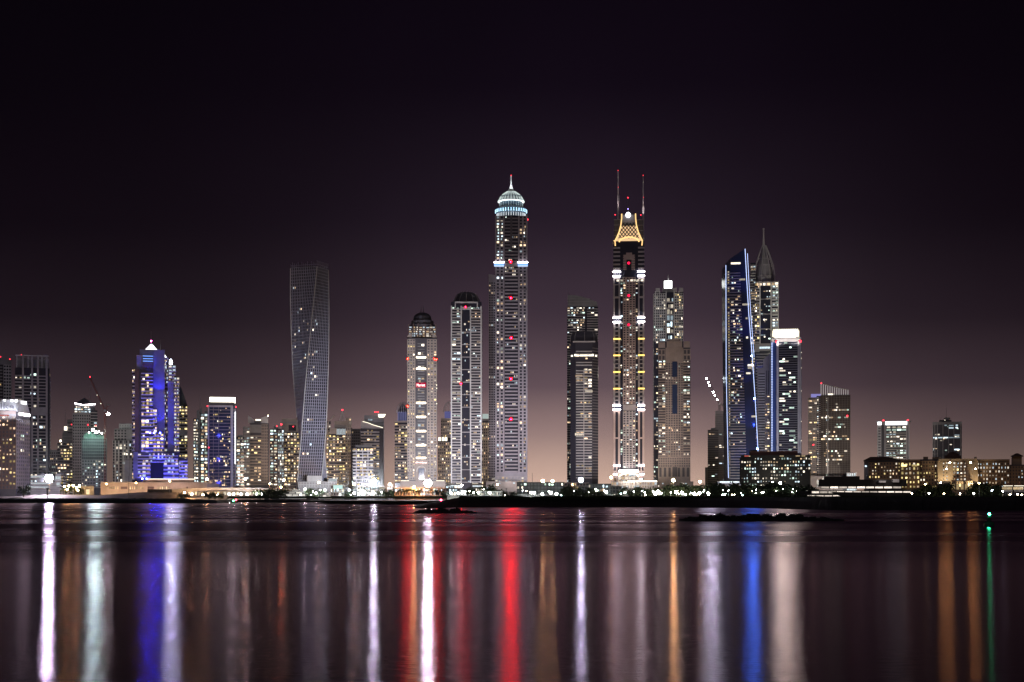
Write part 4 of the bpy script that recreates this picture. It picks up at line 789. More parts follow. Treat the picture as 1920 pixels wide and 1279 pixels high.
# upper part: pale slabs at the corners
for a, b_ in ((1150, 1162.8), (1196.5, 1208)):
    for j in range(6): f.obj('balcony', MAUVE, a, b_, 463.5+j*7.7, 466.5+j*7.7, 0, 1.8)
    for v in (510, 518, 596, 604, 760.6, 768.3): f.obj('light_bar', BARW, a-1, b_+.8, v-1.1, v+1.1, 1.6, 2.4)
    for v in (635.6, 666.5, 697.7, 729): f.obj('light_bar', BARG, a, b_+.6, v-1.2, v+1.2, 1.6, 2.4)
    for v in (873, 889.5): f.obj('light_bar', BARW, a, b_, v-.7, v+.7, 1.6, 2.4)
    for v in (534, 620, 651, 682, 713, 744): f.box('cornice', MAUVE, a, b_, v-.7, v+.7, 0, 2)
    f.grid(521, 594, 1, MAUVE, nv=2, pier=.45, span=.1, a0=a, a1=b_, pr=.8); f.grid(606, 758, 1, MAUVE, nv=20, pier=.55, span=.25, a0=a, a1=b_, pr=.9)
    f.grid(771, 872, 1, MS, nv=2, pier=.6, span=.06, a0=a, a1=b_, pr=1.0); f.grid(874, 905, 2, MS, nv=3, pier=.4, span=.3, a0=a, a1=b_, pr=1.0)
f.grid(478, 506, 3, MS, nv=6, pier=.5, span=.5, a0=1168.5, a1=1174.5, pr=1.3); f.grid(478, 506, 3, MS, nv=6, pier=.5, span=.5, a0=1184, a1=1190.5, pr=1.3)
f.box('wall', MS, 1171, 1188, 478, 487, 0, 1.4); f.box('wall', MS, 1174, 1185, 474, 479, 0, 1.2)
f.grid(520, 758, 4, MS, nv=54, pier=.45, span=.45, a0=1168, a1=1191.5, pr=1.3).lit(26, 'mix', run=.4); f.grid(770, 878, 4, MAUVE, nv=25, pier=.4, span=.45, a0=1168, a1=1191.5, pr=1.3).lit(12, 'mix', run=.3)
f.last = (525, 875, 1, 80, .1, .3, 1163.6, 1167.5); f.band_like = False; f.lit(14, 'cool'); f.last = (525, 875, 1, 80, .1, .3, 1192, 1195.6); f.lit(16, 'cool')
f.box('wall', MAUVE, 1168, 1192, 759, 769, 0, 1.6); f.box('wall', MS, 1164, 1195, 604, 606, 0, 1.5)
for u in (1156, 1163.5, 1182, 1188, 1194, 1201.5): f.obj('window', WHT, u, u+4.6, 524.5, 527.8, 1.4, 1.8)
for u, v in ((1178.8, 494), (1178.8, 555), (1178.8, 609.5)): t.lens('beacon', u, v, 1.7, emis('plain_red_beacon', (1, .01, .06), 2), -3)
# crown
def curve(pts, n=10):
    out = []
    for i in range(len(pts)-1): out.append(pts[i])
    out.append(pts[-1]); return out
L_ = [(1165.8, 401), (1165.6, 410), (1164.2, 422), (1160.8, 435), (1156.5, 445), (1153, 451.5), (1153.8, 461)]
Rr = [(2*1178.7-u, v) for u, v in L_]
t.mb('crown_frame').tube([t.P(u, v, -1) for u, v in L_], .7, NEON, 6); t.mb('crown_frame').tube([t.P(u, v, -1) for u, v in Rr], .7, NEON, 6); t.mb('crown_frame').tube([t.P(1151.5, 449, 6), t.P(1150.6, 454, 6), t.P(1151, 458, 6)], .7, NEON, 6)
t.mb('arch').tube([t.P(1179.6+18.5*math.sin(a_*math.pi/12*.5), 451+3-9*math.cos(a_*math.pi/12*.5)+0, -1.2) for a_ in range(-12, 13, 2)], .9, NEON, 6)
vb = [t.P(u, v, 6) for u, v in L_[:6]]; va = [t.P(u, v, 6) for u, v in Rr[:6]]
m_ = emis('lit_crown_panel', (1, .64, .34), .95); m2_ = MAUVE
for i in range(2, 5):
    t.mb('lattice_panel').add([vb[i], vb[i+1], va[i+1], va[i]], [(0, 1, 2, 3)], m_)
for i in range(0, 2): t.mb('crown_wall').add([vb[i], vb[i+1], va[i+1], va[i]], [(0, 1, 2, 3)], GREY)
def halfw(v):
    for (u0, v0), (u1, v1) in zip(Rr, Rr[1:]):
        if v0 <= v <= v1: return u0+(u1-u0)*(v-v0)/(v1-v0)-1178.7
    return 20
for sgn in (1, -1):
    for q in range(-7, 8):
        pts = []
        for i in range(20):
            v = 417+i*1.5; u = 1178.7+q*6.4+sgn*(v-430)*.8
            if abs(u-1178.7) < halfw(v)-.8 and v < 446: pts.append((u, v, 4.5))
        if len(pts) > 2: t.tube('lattice', BLACK, [pts[0], pts[-1]], .55, 4)
t.tube('lattice', MAUVE, [(1167, 414, 4), (1190, 414, 4)], .4, 4); t.block('crown_wall', DARKC, 1168, 1190, 400, 416, 7, 20)
t.lathe('globe_lamp', emis('globe', (.92, .93, 1), 3.0), 1177.8, 2, [(.1, 397), (2.6, 398), (4.6, 400.5), (5, 403), (4.2, 405.5), (2, 407.3)], 14); t.tube('mast', STEEL, [(1178, 398, 4), (1178, 386, 4)], .3, 5); t.lens('beacon', 1177.6, 392.5, .5, emis('violet_lamp', (.4, .3, 1), 8)); 
t.tube('mast', STEEL, [(1177.5, 386, 4), (1177.5, 371, 4)], .15, 4); t.lens('beacon', 1177.5, 371.3, .7, BEACS)
for a, b_, v in ((1151.5, 1162, 403), (1194, 1206.5, 404)):
    t.block('crown_wing', DARKC, a, b_, v+6, 456, 8, 28)
    for q in range(5): t.block('crown_wing', GREY, a-.5, b_+.5, v+6+q*10, v+7+q*10, 7.5, 8)
    t.lens('beacon', a+2 if a < 1170 else b_-5, v, .6, BEACS)
t.block('crown_wing', DARKC, 1162, 1193, 396, 402, 16, 30)
for u, v0, vm in ((1159, 313, 365), (1206, 323, 385)):
    for dx in (-1.4, 1.4):
        t.tube('mast', WHITE, [(u+dx, 456, 20), (u+dx*.5, vm, 20)], .34, 4)
    for q in range(14): v = 456-(456-vm)*q/14; t.tube('mast', STEEL, [(u-1.4, v, 20), (u+1.4, v-5, 20)], .12, 3)
    t.tube('mast', WHITE, [(u, vm+4, 20), (u, vm-20, 20), (u, v0, 20)], .7, 5, .4)
    spot(t.root, t.P(u, 404, 6), t.P(u, vm, 20), 30000, (1, .8, .8), 40, .4)
    t.lens('beacon', u, v0, .4, BEACS, 19); t.lens('beacon', u+.5, vm-20, .35, BEACS, 19); t.lens('rooftop_lamp', u, v0+13, .25, CRWN, 19); t.lathe('antenna', GREY, u, 20, [(1.8, vm+10), (2.2, vm+4), (2.0, vm-4), (1, vm-8)], 8)
f2, _ = t.block('podium', WHITE, 1158, 1199, 884, None, -10, 20); f2.grid(888, 912, 6, MAUVE, nv=4, pier=.25, span=.25).lit(14, 'warm', run=.8); f2.obj('light_bar', BARW, 1161, 1197, 882, 884, 0, .8)
t.mb('arch').tube([t.P(1179+18*math.sin(q*math.pi/16), 894-6*math.cos(q*math.pi/16), -11) for q in range(-8, 9)], .45, BARWM, 5)
f3, _ = t.block('podium', MAUVE, 1146, 1232, 903, None, -24, 20); f3.grid(904, 916, 18, WHITE, nv=2, pier=.3, span=.3); f3.last = (904, 916, 18, 2, .3, .3, 0., 1.); f3.band_like = False; f3.lit(12, 'mix'); f3.obj('light_bar', BARWM, .35, 1., 902.2, 903.2, 0, .6)
for k in range(3): spot(t.root, t.P(1166+k*12, 900, -36), t.P(1179, 885, -5), 7000, (1, .88, .70), 110, 1)
t.done()
# 1260 pair
t = Thing('apartment_tower', 'pale tower topped by a glowing cube lantern, behind the beige stone tower', 'tower', 1253, 2100)
f, s_ = t.block('glazing', GLASS, 1226, 1281, 548, None, 0, 36)
f.grid(550, 640, 6, WHITE, nv=18, pier=.35, span=.3, a0=1226, a1=1248).lit(14, 'mix'); f.grid(550, 640, 4, WHITE, nv=18, pier=.35, span=.3, a0=1265, a1=1281).lit(15, 'warm'); f.bands(556, 638, MAUVE, nv=7, a0=1250, a1=1263, pr=.6, th=.2, part='floor_slab').lit(8, 'cool')
f.fins([1229, 1237, 1249, 1264, 1273], 546, 640, WHITE, 1.1, 1.4)
for a, b_ in ((1229.5, 1237), (1262, 1269), (1273, 1281)): t.block('parapet', MAUVE, a, b_, 540, 549, 0, 14)
s_.bands(548, 905, MAUVE, nv=70, pr=1.2).lit(10, 'mix'); f.last = (640, 900, 2, 60, .2, .3, 1226, 1234); f.lit(20, 'mix')
t.block('lantern', emis('lantern_cube', (.97, 1, .97), 5), 1245.2, 1260, 526, 540, 4, 14); t.block('wall', GREY, 1242, 1262, 540, 549, 3, 20); mast(t, 1253, 514, 526, .6, 9, WHITE)
t.done()
t = Thing('apartment_tower', 'beige stone tower with a tall dark centre window strip and an arched base', 'tower', 1264, 1850)
f, s_ = t.block('glazing', DARKC, 1234, 1294.5, 652, None, 0, 40)
f.grid(680, 858, 7, STONE, nv=40, pier=.42, span=.40, a0=1248, a1=1281, pr=.7).lit(16, 'mix')
f.box('glazing', BGLASS, 1260.5, 1270, 678, 707, .1, .9); f.box('glazing', BGLASS, 1260.5, 1270, 721, 776, .1, .9); f.last = (678, 776, 2, 24, .3, .4, 1261, 1270); f.lit(6, 'cool')
for a, b_ in ((1234.5, 1248), (1281, 1294)): f.bands(676, 855, STONE, nv=36, a0=a, a1=b_, pr=1.7, th=.36).lit(18, 'mix', run=.6)
f.box('wall', STONE, 1248, 1281, 652, 680, 0, .7); f.grid(655, 674, 7, STONE, nv=3, pier=.5, span=.5, a0=1248, a1=1281, pr=.9); f.grid(655, 676, 2, STONE, nv=2, pier=.35, span=.3, a0=.0, a1=.22, pr=.8); f.grid(655, 676, 2, STONE, nv=2, pier=.35, span=.3, a0=.78, a1=1., pr=.8)
t.mb('round_window').lathe(0, 0, [(0.1, 0)], DARKC, 3) if False else None
for a, b_, v0, v1 in ((1234.5, 1247, 642, 652), (1282, 1293.5, 641, 652), (1250, 1279, 640, 652), (1256, 1274, 636, 641)): q, _ = t.block('crown', STONE, a, b_, v0, v1, 0, 24); q.box('cornice', STONE, .0, 1., v0-.5, v0+1, 0, .9)
f.grid(858, 876, 14, STONE, nv=4, pier=.45, span=.45, pr=.8); f.box('cornice', STONE, .0, 1., 856, 858.5, 0, 1.6); f.grid(876, 895, 7, STONE, nv=1, pier=.5, span=.1, pr=.9); f.box('wall', STONE, .0, 1., 894, 910, 0, 1.2)
f.box('arch', DARKC, 1261, 1270, 876, 894, .9, 1.1); t.mb('arch').tube([t.P(1265.5+4.5*math.cos(q*math.pi/8), 876-4.5*math.sin(q*math.pi/8), -1.3) for q in range(9)], .5, STONE, 5)
f3, _ = t.block('podium', STONE, 1229, 1300, 903, None, -16, 20); f3.grid(904, 914, 18, STONE, nv=2, pier=.4, span=.4).lit(6, 'warm'); t.done()
# crane building
t = Thing('unfinished_tower', 'unfinished grey tower with bare floor slabs left of the tower outlined in blue light', 'tower', 1343, 1950)
f, s_ = t.block('glazing', GREY, 1341, 1361.5, 770, None, 4, 34); f.bands(776, 905, MAUVE, nv=38, pr=.8, th=.4).lit(6, 'mix'); f.box('parapet', MAUVE, .0, 1., 770, 776, 0, 1.5)
f, s_ = t.block('glazing', DARKC, 1327, 1347, 806, None, 0, 30); f.bands(806, 905, GREY, nv=29, pr=1.8, th=.4).lit(4, 'mix'); t.block('roof', GREY, 1333, 1341, 802, 806, 4, 16)
f3, _ = t.block('wall', MAUVE, 1322, 1329, 876, None, 10, 30); f3.grid(877, 905, 3, MAUVE, pier=.5, span=.5); t.done()
t = crane('tower crane with a string of white lamps along its raised boom at the right', 1349, 757, 770, 1950, (1324.6, 709, 0), (1356, 759.5, 0), red=STEEL)
for u, v in ((1325, 710), (1328, 717), (1330.8, 723), (1337.5, 736), (1340.5, 741.5), (1344.5, 750)): t.lens('work_lamp', u, v, .85, emis('boom_lamp', (.80, .92, 1), 800, sample=True), -3)
t.done()
# ocean-heights-like
t = Thing('residential_tower', 'dark glass tower with a slanted peak and blue white light lines along both edges', 'tower', 1390, 1780)
D = t.D
fr_ = MB(); G0 = [(1361.5, 4), (1369, 0), (1397, 0), (1420, 0)]
BG = mat('deep_blue_glass', (.02, .035, .075), .15, 0, .2, .05, .8)
def P_(u, v, w_=0): return t.P(u, v, w_)
zb = GZ
def hexa(part, m, bl, br, tl, tr, w0, w1):
    # bl.. = (u, v): quad front face extruded in depth
    q = [P_(bl[0], bl[1], w0), P_(br[0], br[1], w0), P_(tr[0], tr[1], w0), P_(tl[0], tl[1], w0)]
    r = [(p[0]*(1+.0), p[1]+(w1-w0), p[2]) for p in q]
    t.mb(part).add(q+r, [(0, 1, 2, 3), (7, 6, 5, 4), (1, 5, 6, 2), (0, 3, 7, 4), (3, 2, 6, 7), (0, 4, 5, 1)], m)
hexa('glazing', BG, (1369, 936), (1422.5, 936), (1369.4, 484), (1397, 466.5), 0, 44)
hexa('glazing', BG, (1366, 936), (1370, 936), (1361.5, 495), (1370, 495), 3, 40)
f = t.F(1362, 1422)
nb = 76; v0 = 508
ch = (898-v0)/nb
for j in range(nb):
    v = v0+j*ch; ru = 1388+13*(v-500)/400
    f.obj('balcony', MAUVE if v > 800 else GREY, 1369.5, ru, v+ch*.62, v+ch, 0, 1.5)
    f.box('balcony_tier', GREY, 1362.5+4*(v-500)/400, 1369.2, v+ch*.55, v+ch, -2, 1.2)
rnd = random.Random(77)
for j in range(nb):
    v = v0+j*ch; ru = 1388+13*(v-500)/400
    if rnd.random() < .62:
        for q in range(rnd.choice((1, 1, 2, 3))):
            if t.nlit >= 78: break
            u = rnd.uniform(1370, ru-4); f.obj('window', rnd.choice(PAL['mix']), u, u+rnd.choice((2, 3, 4.5)), v+.1*ch, v+.6*ch, .05, .2); t.nlit += 1
    if rnd.random() < .9: f.box('lit_window', WHT if rnd.random() < .5 else YEL, 1364+4*(v-500)/400, 1367+3*(v-500)/400, v+.05*ch, v+.5*ch, -2.5, -.5)
for u, v, l in ((1370.5, 493.5, 19), (1386, 524, 12), (1392, 571, 14), (1398, 597, 4), (1399, 633, 4), (1402, 685, 12), (1402, 690, 8), (1399, 700, 9), (1409, 781, 10)): f.obj('window', WHT, u, u+l*.95, v-1.6, v+1.8, .1, .5)
LED = LEDB
t.tube('led_strip', LED, [(1361, 496, 2), (1361.6, 700, 2), (1365.8, 896, 2)], .3, 5)
t.tube('led_strip', LED, [(1397, 467, -1), (1399.8, 520, -1), (1404, 590, -1), (1410.5, 670, -1), (1416, 750, -1), (1421.3, 845, -1), (1422.3, 880, -1)], .34, 5)
t.tube('led_strip', LED, [(1401.5, 474, 6), (1403.5, 515, 4), (1407.5, 585, 3), (1414, 670, 2)], .25, 5)
BL2 = emis('blue_edge_streak_lens', (.03, .18, 1), 1900, sample=True)
for u, v in ((1409.5, 668), (1415, 748), (1420, 842)): t.lens('edge_streak_lamp', u, v, .8, BL2, -1.5)  # blue lenses added for the water streak below this edge
for k in range(5): spot(t.root, t.P(1414+k*1.5, 880-k*85, -26), t.P(1412-k*3, 850-k*85, 0), 1.6e4, (.03, .08, 1), 100, 1)
f3, _ = t.block('podium', WHITE, 1345, 1390, 903, None, -20, 20); f3.grid(904, 912, 8, WHITE, nv=2, pier=.4, span=.4); f3.obj('light_bar', DIMP, .1, .9, 903, 905, .1, .8)
t.done()
# spire tower behind
t = Thing('residential_tower', 'tower ending in a tapering skeletal cone and a tall needle, behind the blue edged tower', 'tower', 1434, 2000)
f, s_ = t.block('glazing', GLASS, 1415, 1460, 530, None, 0, 36)
f.grid(530, 536, 6, MAUVE, nv=1, pier=.2, span=.2).lit(5, 'warm'); f.fins([1425, 1446], 528, 650, WHITE, 1.6, 1.6); 
for v in (529, 561, 589, 617, 645): f.box('floor_band', MAUVE, 1417, 1460, v-.7, v+.7, 0, 1.7)
f.bands(536, 660, WHITE, nv=22, a0=1448, a1=1460, pr=2, th=.42).lit(16, 'cool', run=.5); f.bands(536, 660, MAUVE, nv=22, a0=.0, a1=.2, pr=1.5).lit(14, 'warm'); f.last = (537, 644, 4, 30, .25, .35, 1426, 1445); f.band_like = False; f.lit(12, 'mix')
f.last = (530, 536, 7, 1, .15, .3, .02, .98); f.lit(6, 'warm', run=1)
f.fins([1459.3], 530, 660, WHITE, 1, 2.2); q, _ = t.block('glazing', GLASS, 1407, 1417, 491, None, 6, 30); q.bands(492, 700, GREY, nv=42, pr=1.5).lit(20, 'warm'); f.box('floor_band', MAUVE, 1415, 1460, 645, 658, 0, 2); f.obj('window', COOL, 1424, 1444, 650.5, 654, 2, 2.3)
f.bands(660, 850, MAUVE, nv=36, a0=1417, a1=1447, pr=1.2, part='floor_slab').lit(8)
cxx, cyw = 1433, 18
t.mb('cone_core').lathe(t.X(cxx, cyw), t.D+cyw, [(19*t.k, t.Z(531)), (18*t.k, t.Z(518)), (15*t.k, t.Z(507)), (11.5*t.k, t.Z(492)), (7*t.k, t.Z(477)), (3.6*t.k, t.Z(466)), (2.4*t.k, t.Z(456))], mat('cone_cladding', (.22, .20, .22), .5), 8)
for q in range(8):
    a = q*math.pi/4+.39; pts = [(t.X(cxx, cyw)+r*t.k*math.cos(a)*1.0, t.D+cyw+r*t.k*math.sin(a), t.Z(v)) for r, v in ((21, 531), (19.5, 508), (17.5, 495), (9, 470), (3.4, 456))]; t.mb('cone_rib').tube(pts, .55, MAUVE, 5)
for v, r in ((516, 20.3), (495, 17.6), (482, 13.2)): t.lathe('cone_ring', MAUVE, cxx, cyw, [(r, v), (r+.6, v-.4), (r, v-.9)], 8) if False else t.mb('cone_ring').tube([(t.X(cxx, cyw)+r*t.k*math.cos(q*math.pi/4+.39), t.D+cyw+r*t.k*math.sin(q*math.pi/4+.39), t.Z(v)) for q in range(9)], .35, MAUVE, 4)
t.lathe('spire', MAUVE, 1431.8, cyw, [(2.9, 462), (2.2, 452), (1.6, 440), (1.4, 427), (2.2, 425), (1.7, 423.4)], 8); t.done()
# curved balcony tower
t = Thing('apartment_tower', 'shorter pale tower with rounded balconies between the blue edged and green lit towers', 'tower', 1437, 1880)
f, s_ = t.block('wall', MAUVE, 1420, 1447.5, 690, None, 0, 26); f.bands(700, 850, WHITE, nv=30, a0=1422, a1=1434, pr=1.8, th=.5).lit(8, 'warm'); f.box('glazing', DARKC, 1422, 1434, 700, 850, -.1, .2)
f.box('glazing', DARKC, 1436.5, 1438, 695, 740, 0, .3); f.box('glazing', DARKC, 1440, 1441.5, 695, 740, 0, .3)
f.bands(742, 850, MAUVE, nv=22, a0=1434, a1=1443, pr=1.6, th=.5).lit(14, 'warm', run=.6); f.fins([1444, 1447], 664, 850, WHITE, 1.2, 1.8)
t.poly('wall', MAUVE, [(1431, 0), (1447, 0)], 0, 690, 20, tops=[674, 661]); 
for j in range(30): f.box('balcony_tier', WHITE, 1444, 1449, 668+j*6.1, 670.5+j*6.1, 0, 2)
t.done()
# DD
t = Thing('office_tower', 'dark glass office tower with greenish lit strips and a blazing white drum crown', 'tower', 1475, 1850)
f, s_ = t.block('glazing', GLASS, 1456, 1503, 641, None, 0, 30)
f.fins([1458, 1497.8, 1499.4], 636, 850, WHITE, 2.6, 1.4); f.fins([1502.6], 640, 850, GREY, .5, .8)
f.bands(641, 850, GREY, nv=48, a0=1460.5, a1=1495.5, pr=.4, th=.22, part='floor_slab')
rnd = random.Random(9)
for j in range(48):
    if rnd.random() < .62:
        v = 641+j*209/48; k_ = rnd.choice((1, 1, 2))
        for q in range(k_):
            u = rnd.choice((1461.5, 1467.5, 1470, 1478.5, 1480, 1488)); L = rnd.choice((4, 6, 9, 11)); f.obj('window', GRN if rnd.random() < .6 else WHT, u, min(1495, u+L), v+.5, v+3.2, .1, .35)
w3, _ = t.block('glazing', mat('blue_panel', (.05, .09, .25), .3), 1445.5, 1457, 634, None, 5, 26); w3.bands(640, 850, WHITE, nv=44, a0=.0, a1=.3, pr=1.4, th=.4); w3.fins([1447.5], 636, 850, LEDB, .5, 2); 
f4, _ = t.block('wall', MAUVE, 1446, 1502.5, 634, 641, -1, 28)
CR = emis('drum_crown', (1, .98, .74), 60, sample=True)
f5, _ = t.block('crown', CR, 1456, 1491.4, 620, 631.5, 2, 22); t.block('wall', MAUVE, 1451, 1498, 631.5, 634.5, 0, 25)
f6, _ = t.block('crown_screen', mat('screen_fabric', (.5, .45, .42)), 1491.4, 1499, 619, 631.5, 4, 20); t.block('crown_screen', mat('screen_fabric'), 1448.5, 1456, 619, 631.5, 6, 20)
for q in range(14): t.tube('crown_lamp', CRWN, [(1451+q*3.4, 620, 1.2), (1451+q*3.4, 616.5, 1.2)], .55, 5)
t.tube('crown_rail', CRWN, [(1450, 618.6, 1), (1497, 618.6, 1)], .35, 4); t.lens('beacon', 1456, 641, 1.4, BEACS, -3); t.lens('beacon', 1500.5, 641, 1.5, BEACS, -3)
for v in (661, 672, 690, 733, 790, 826): f.obj('window', CRWN, 1502, 1502.9, v, v+1.2, .9, 1.2)
for u in (1462, 1490): spot(t.root, t.P(u, 650, -12), t.P(u, 632, -2), 20000, (1, .93, .85), 100, .6)
t.done()
# EE
t = Thing('office_tower', 'grey tower with a slanted white lattice screen on its roof, standing alone at the right', 'tower', 1555, 1700)
f, s_ = t.block('glazing', mat('grey_glass', (.085, .075, .075), .25, 0, .25, .06), 1538.5, 1594.5, 741, None, 0, 40)
f.grid(742, 895, 11, mat('grey_mullion', (.17, .155, .15)), nv=38, pier=.14, span=.14, pr=.35)
rnd = random.Random(31)
for (u0, u1_, v, p) in ((1561, 1592, 769, .8), (1533, 1592, 783, .7), (1568, 1587, 796, .8), (1565, 1588, 801, .7), (1540, 1570, 810, .5), (1535, 1592, 818, .85), (1534, 1592, 823.5, .8), (1545, 1590, 846, .35), (1545, 1590, 850, .3), (1545, 1590, 855, .35), (1545, 1580, 862, .4), (1545, 1580, 870, .3), (1568, 1575, 752, .9), (1567, 1573, 758, .9), (1568, 1574, 764, .9)):
    u = max(u0, 1540)
    while u < u1_-3:
        L = rnd.choice((3, 4, 6))
        if rnd.random() < p: f.obj('window', rnd.choice([WHT, WHT, GRN, WARM]), u, u+L-.5, v-1.3, v+1.3, .3, .5)
        u += L
f.box('mast_lift', STEEL, 1550.5, 1553, 745, 893, 0, .8, ); f.last = (745, 893, 1, 40, .1, .5, 1549, 1553.5); f.band_like = False; f.lit(10, 'mix')
w3, _ = t.block('glazing', GREY, 1515, 1532, 745, None, 3, 30); w3.bands(746, 900, MAUVE, nv=38, a0=.0, a1=1., pr=1.3, th=.4).lit(12, 'warm'); w3.fins([1517, 1523, 1529], 746, 900, MAUVE, .7, 1.3)
w4, _ = t.block('glazing', GLASS, 1531, 1539.5, 742, None, 1.5, 30)
for j in range(36): w4.obj('window', WHT if j % 3 else COOL, 1532.5, 1534.3, 745+j*3.9, 746.4+j*3.9, .1, .3) if j % 5 != 3 else None
w4.grid(744, 895, 2, MAUVE, nv=38, pier=.2, span=.3, pr=.5)
t.block('parapet', emis('blue_parapet', (.45, .42, 1), .55), 1520.5, 1539, 737.5, 742, 8, 26); t.block('light_strip', CRWN, 1553, 1562, 738, 740.5, 1, 3)
for q in range(13):
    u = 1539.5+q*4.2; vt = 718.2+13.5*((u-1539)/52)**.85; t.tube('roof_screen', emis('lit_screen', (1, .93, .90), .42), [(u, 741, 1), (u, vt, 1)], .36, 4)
    t.tube('roof_screen', MAUVE, [(u, 741, 18), (u, vt+.5, 18)], .3, 4)
pts = [(1539.5+q*5.05, 718.2+13.5*((q*5.05)/52)**.85, 1) for q in range(11)]; t.tube('roof_screen', WHITE, pts, .45, 5); t.block('roof', DARKC, 1541, 1592, 739, 742, 2, 38)
t.lens('beacon', 1540, 718.5, .7, BEACS, 0); t.lens('beacon', 1588.5, 780.5, 1, BEACS); t.lens('beacon', 1525, 834, .8, BEACS)
f3, _ = t.block('podium', MAUVE, 1518, 1600, 893, None, -20, 20); f3.bands(896, 915, MAUVE, nv=3, pr=.8).lit(6); t.done()
t = Thing('pavilion', 'small brightly lit white slatted building right of the grey tower foot', 'building', 1596, 1650)
f, s_ = t.block('wall', DIMP, 1588, 1606, 887.5, None, 0, 14); f.fins([1590, 1593.5, 1597, 1600.5, 1605], 886.5, 915, MAUVE, 1, .7); t.block('roof', MAUVE, 1587, 1607, 886, 887.5, -1, 15); t.done()
# GG HH
t = Thing('office_tower', 'white banded office block with a bright white crown under two red beacons', 'building', 1675, 2000)
f, s_ = t.block('glazing', DARKC, 1645, 1705, 797, None, 0, 30)
f.grid(801, 866, 1, WHITE, nv=2, pier=.02, span=.03, a0=1661, a1=1700); f.bands(809, 905, mat('bone', (.40, .37, .34)), nv=22, a0=1661, a1=1700, pr=1, th=.5).lit(34, 'cool', run=1.2)
for u in (1662, 1672.5, 1682, 1691.5): f.obj('window', GRN, u, u+8, 804.5, 807.6, .4, .9); f.obj('window', WHT, u+1, u+7, 800, 802.5, .4, .9)
f.fins([1659.3, 1700.2, 1704.2], 797, 905, MAUVE, 1.8, 1.5); f.box('wall', WHITE, 1645, 1652.5, 797, 905, 0, 1.2)
for j in range(12): f.box('glazing', DARKC, 1646.8, 1651.2, 802+j*5.2, 804+j*5.2, 1.2, 1.4)
t.block('crown', CRWNW, 1645.5, 1652.5, 791, 797, -1, 20); t.block('crown', CRWNW, 1660, 1700.8, 790.3, 796, -1, 20); t.block('crown_pier', MAUVE, 1653, 1659.5, 790, 797, -1.6, 20); t.block('crown_pier', MAUVE, 1700.9, 1705, 790, 797, -1.6, 20)
t.block('roof', GREY, 1643, 1708.5, 789.3, 790.3, -3, 30); t.text('sign', 'Ad ay  MediaOne', 1661.5, 1699.5, 791.6, 793.8, mat('sign_grey', (.25, .25, .25)), -1.4) if False else t.block('sign', mat('sign_grey', (.35, .35, .35)), 1675, 1689, 792.2, 793.4, -1.5, -1)
t.lens('beacon', 1656.2, 788.8, 1.3, BEACS, -1); t.lens('beacon', 1702.2, 788.8, 1.3, BEACS, -1); t.done()
t = Thing('office_tower', 'dark ribbed office block with one white lit floor and a roof mast, at the right', 'building', 1776, 2000)
f, s_ = t.block('glazing', DARKC, 1748.5, 1803.5, 796, None, 0, 36)
f.fins([1749, 1752.8, 1757.6, 1768, 1778.5, 1788.6, 1801.5], 793, 905, MAUVE, .9, 1.2); f.box('parapet', GREY, .0, 1., 791, 796.5, 0, 1)
for a, b_, v in ((1750, 1758, 820.5), (1759, 1767.6, 820.5), (1769, 1778, 820.5), (1779, 1788, 820.5), (1789.5, 1799.5, 820.5), (1779, 1788, 798), (1779, 1788, 802.5), (1771, 1775.5, 797.5), (1792, 1796, 797.5), (1792, 1796, 802), (1789.5, 1799, 816), (1789.5, 1799, 843), (1750, 1750.8, 843)): f.obj('window', COOL, a, b_, v-1, v+1.2, .2, .5)
f.last = (798, 850, 12, 14, .2, .4, .0, 1.); f.band_like = False; f.lit(8, 'mix'); t.block('roof', DARKC, 1761, 1784, 787, 791, 6, 26); t.lathe('roof_dish', GREY, 1776, 14, [(5.5, 785), (6, 783), (4, 782)], 12)
t.block('roof', GREY, 1772, 1780, 783, 787.5, 10, 20); mast(t, 1774.3, 761, 784, .3, 14); mast(t, 1764, 779, 788, .2, 10); mast(t, 1768, 778, 788, .2, 12); t.lens('rooftop_lamp', 1771.7, 788, .5, CRWN); t.done()
# ================================================================== low buildings on the shore
t = Thing('hotel', 'black slab hotel with scattered yellow windows in front of the blue edged tower', 'building', 1454, 1300, 30)
HB = mat('hotel_black', (.018, .018, .022), .5)
f, s_ = t.block('glazing', HB, 1389, 1520, 856, None, 0, 30)
f.grid(857, 912, 26, HB, nv=9, pier=.4, span=.45, pr=.6).lit(60, 'mix', run=.6); f.last = (857, 912, 26, 9, .7, .8, 0., 1.); f.lit(22, 'cool', run=0)
f.box('parapet', HB, .0, 1., 853.5, 857, 0, 1.4); t.block('rooftop_lounge', mat('lounge_red', (.16, .07, .06)), 1407, 1496, 846, 854, 4, 20); t.block('roof', HB, 1405, 1420, 843.5, 854, 6, 18)
for a, b_ in ((1397, 1407), (1462, 1470), (1492, 1500), (1503, 1510)): f.box('rooftop_light', DIMW, a, b_, 854.6, 856, 1.5, 1.8)
f.box('rooftop_light', emis('red_glow', (1, .2, .15), .5), 1396, 1404, 854, 856, 1.5, 1.9)
t.block('wall', HB, 1387, 1392, 858, 905, 4, 20); t.done()
HT = [('left wing', 1628, 1688.6, 862, 10, 'hip'), ]
t = Thing('hotel', 'wide warm lit hotel with a floodlit arcaded centre and tiled roofs at the right shore', 'building', 1760, 1150, 40)
f, s_ = t.block('wall', mat('hotel_pale', (.36, .33, .34)), 1620, 1629, 862, None, 4, 34); f.obj('window', COOL, 1622, 1625, 872, 874.5, .1, .3)
f, s_ = t.block('glazing', DARKC, 1628.5, 1689, 862, None, 0, 36); f.grid(866, 916, 11, HSTONE, nv=8, pier=.55, span=.5, pr=.9).lit(22, 'yel', run=.3)
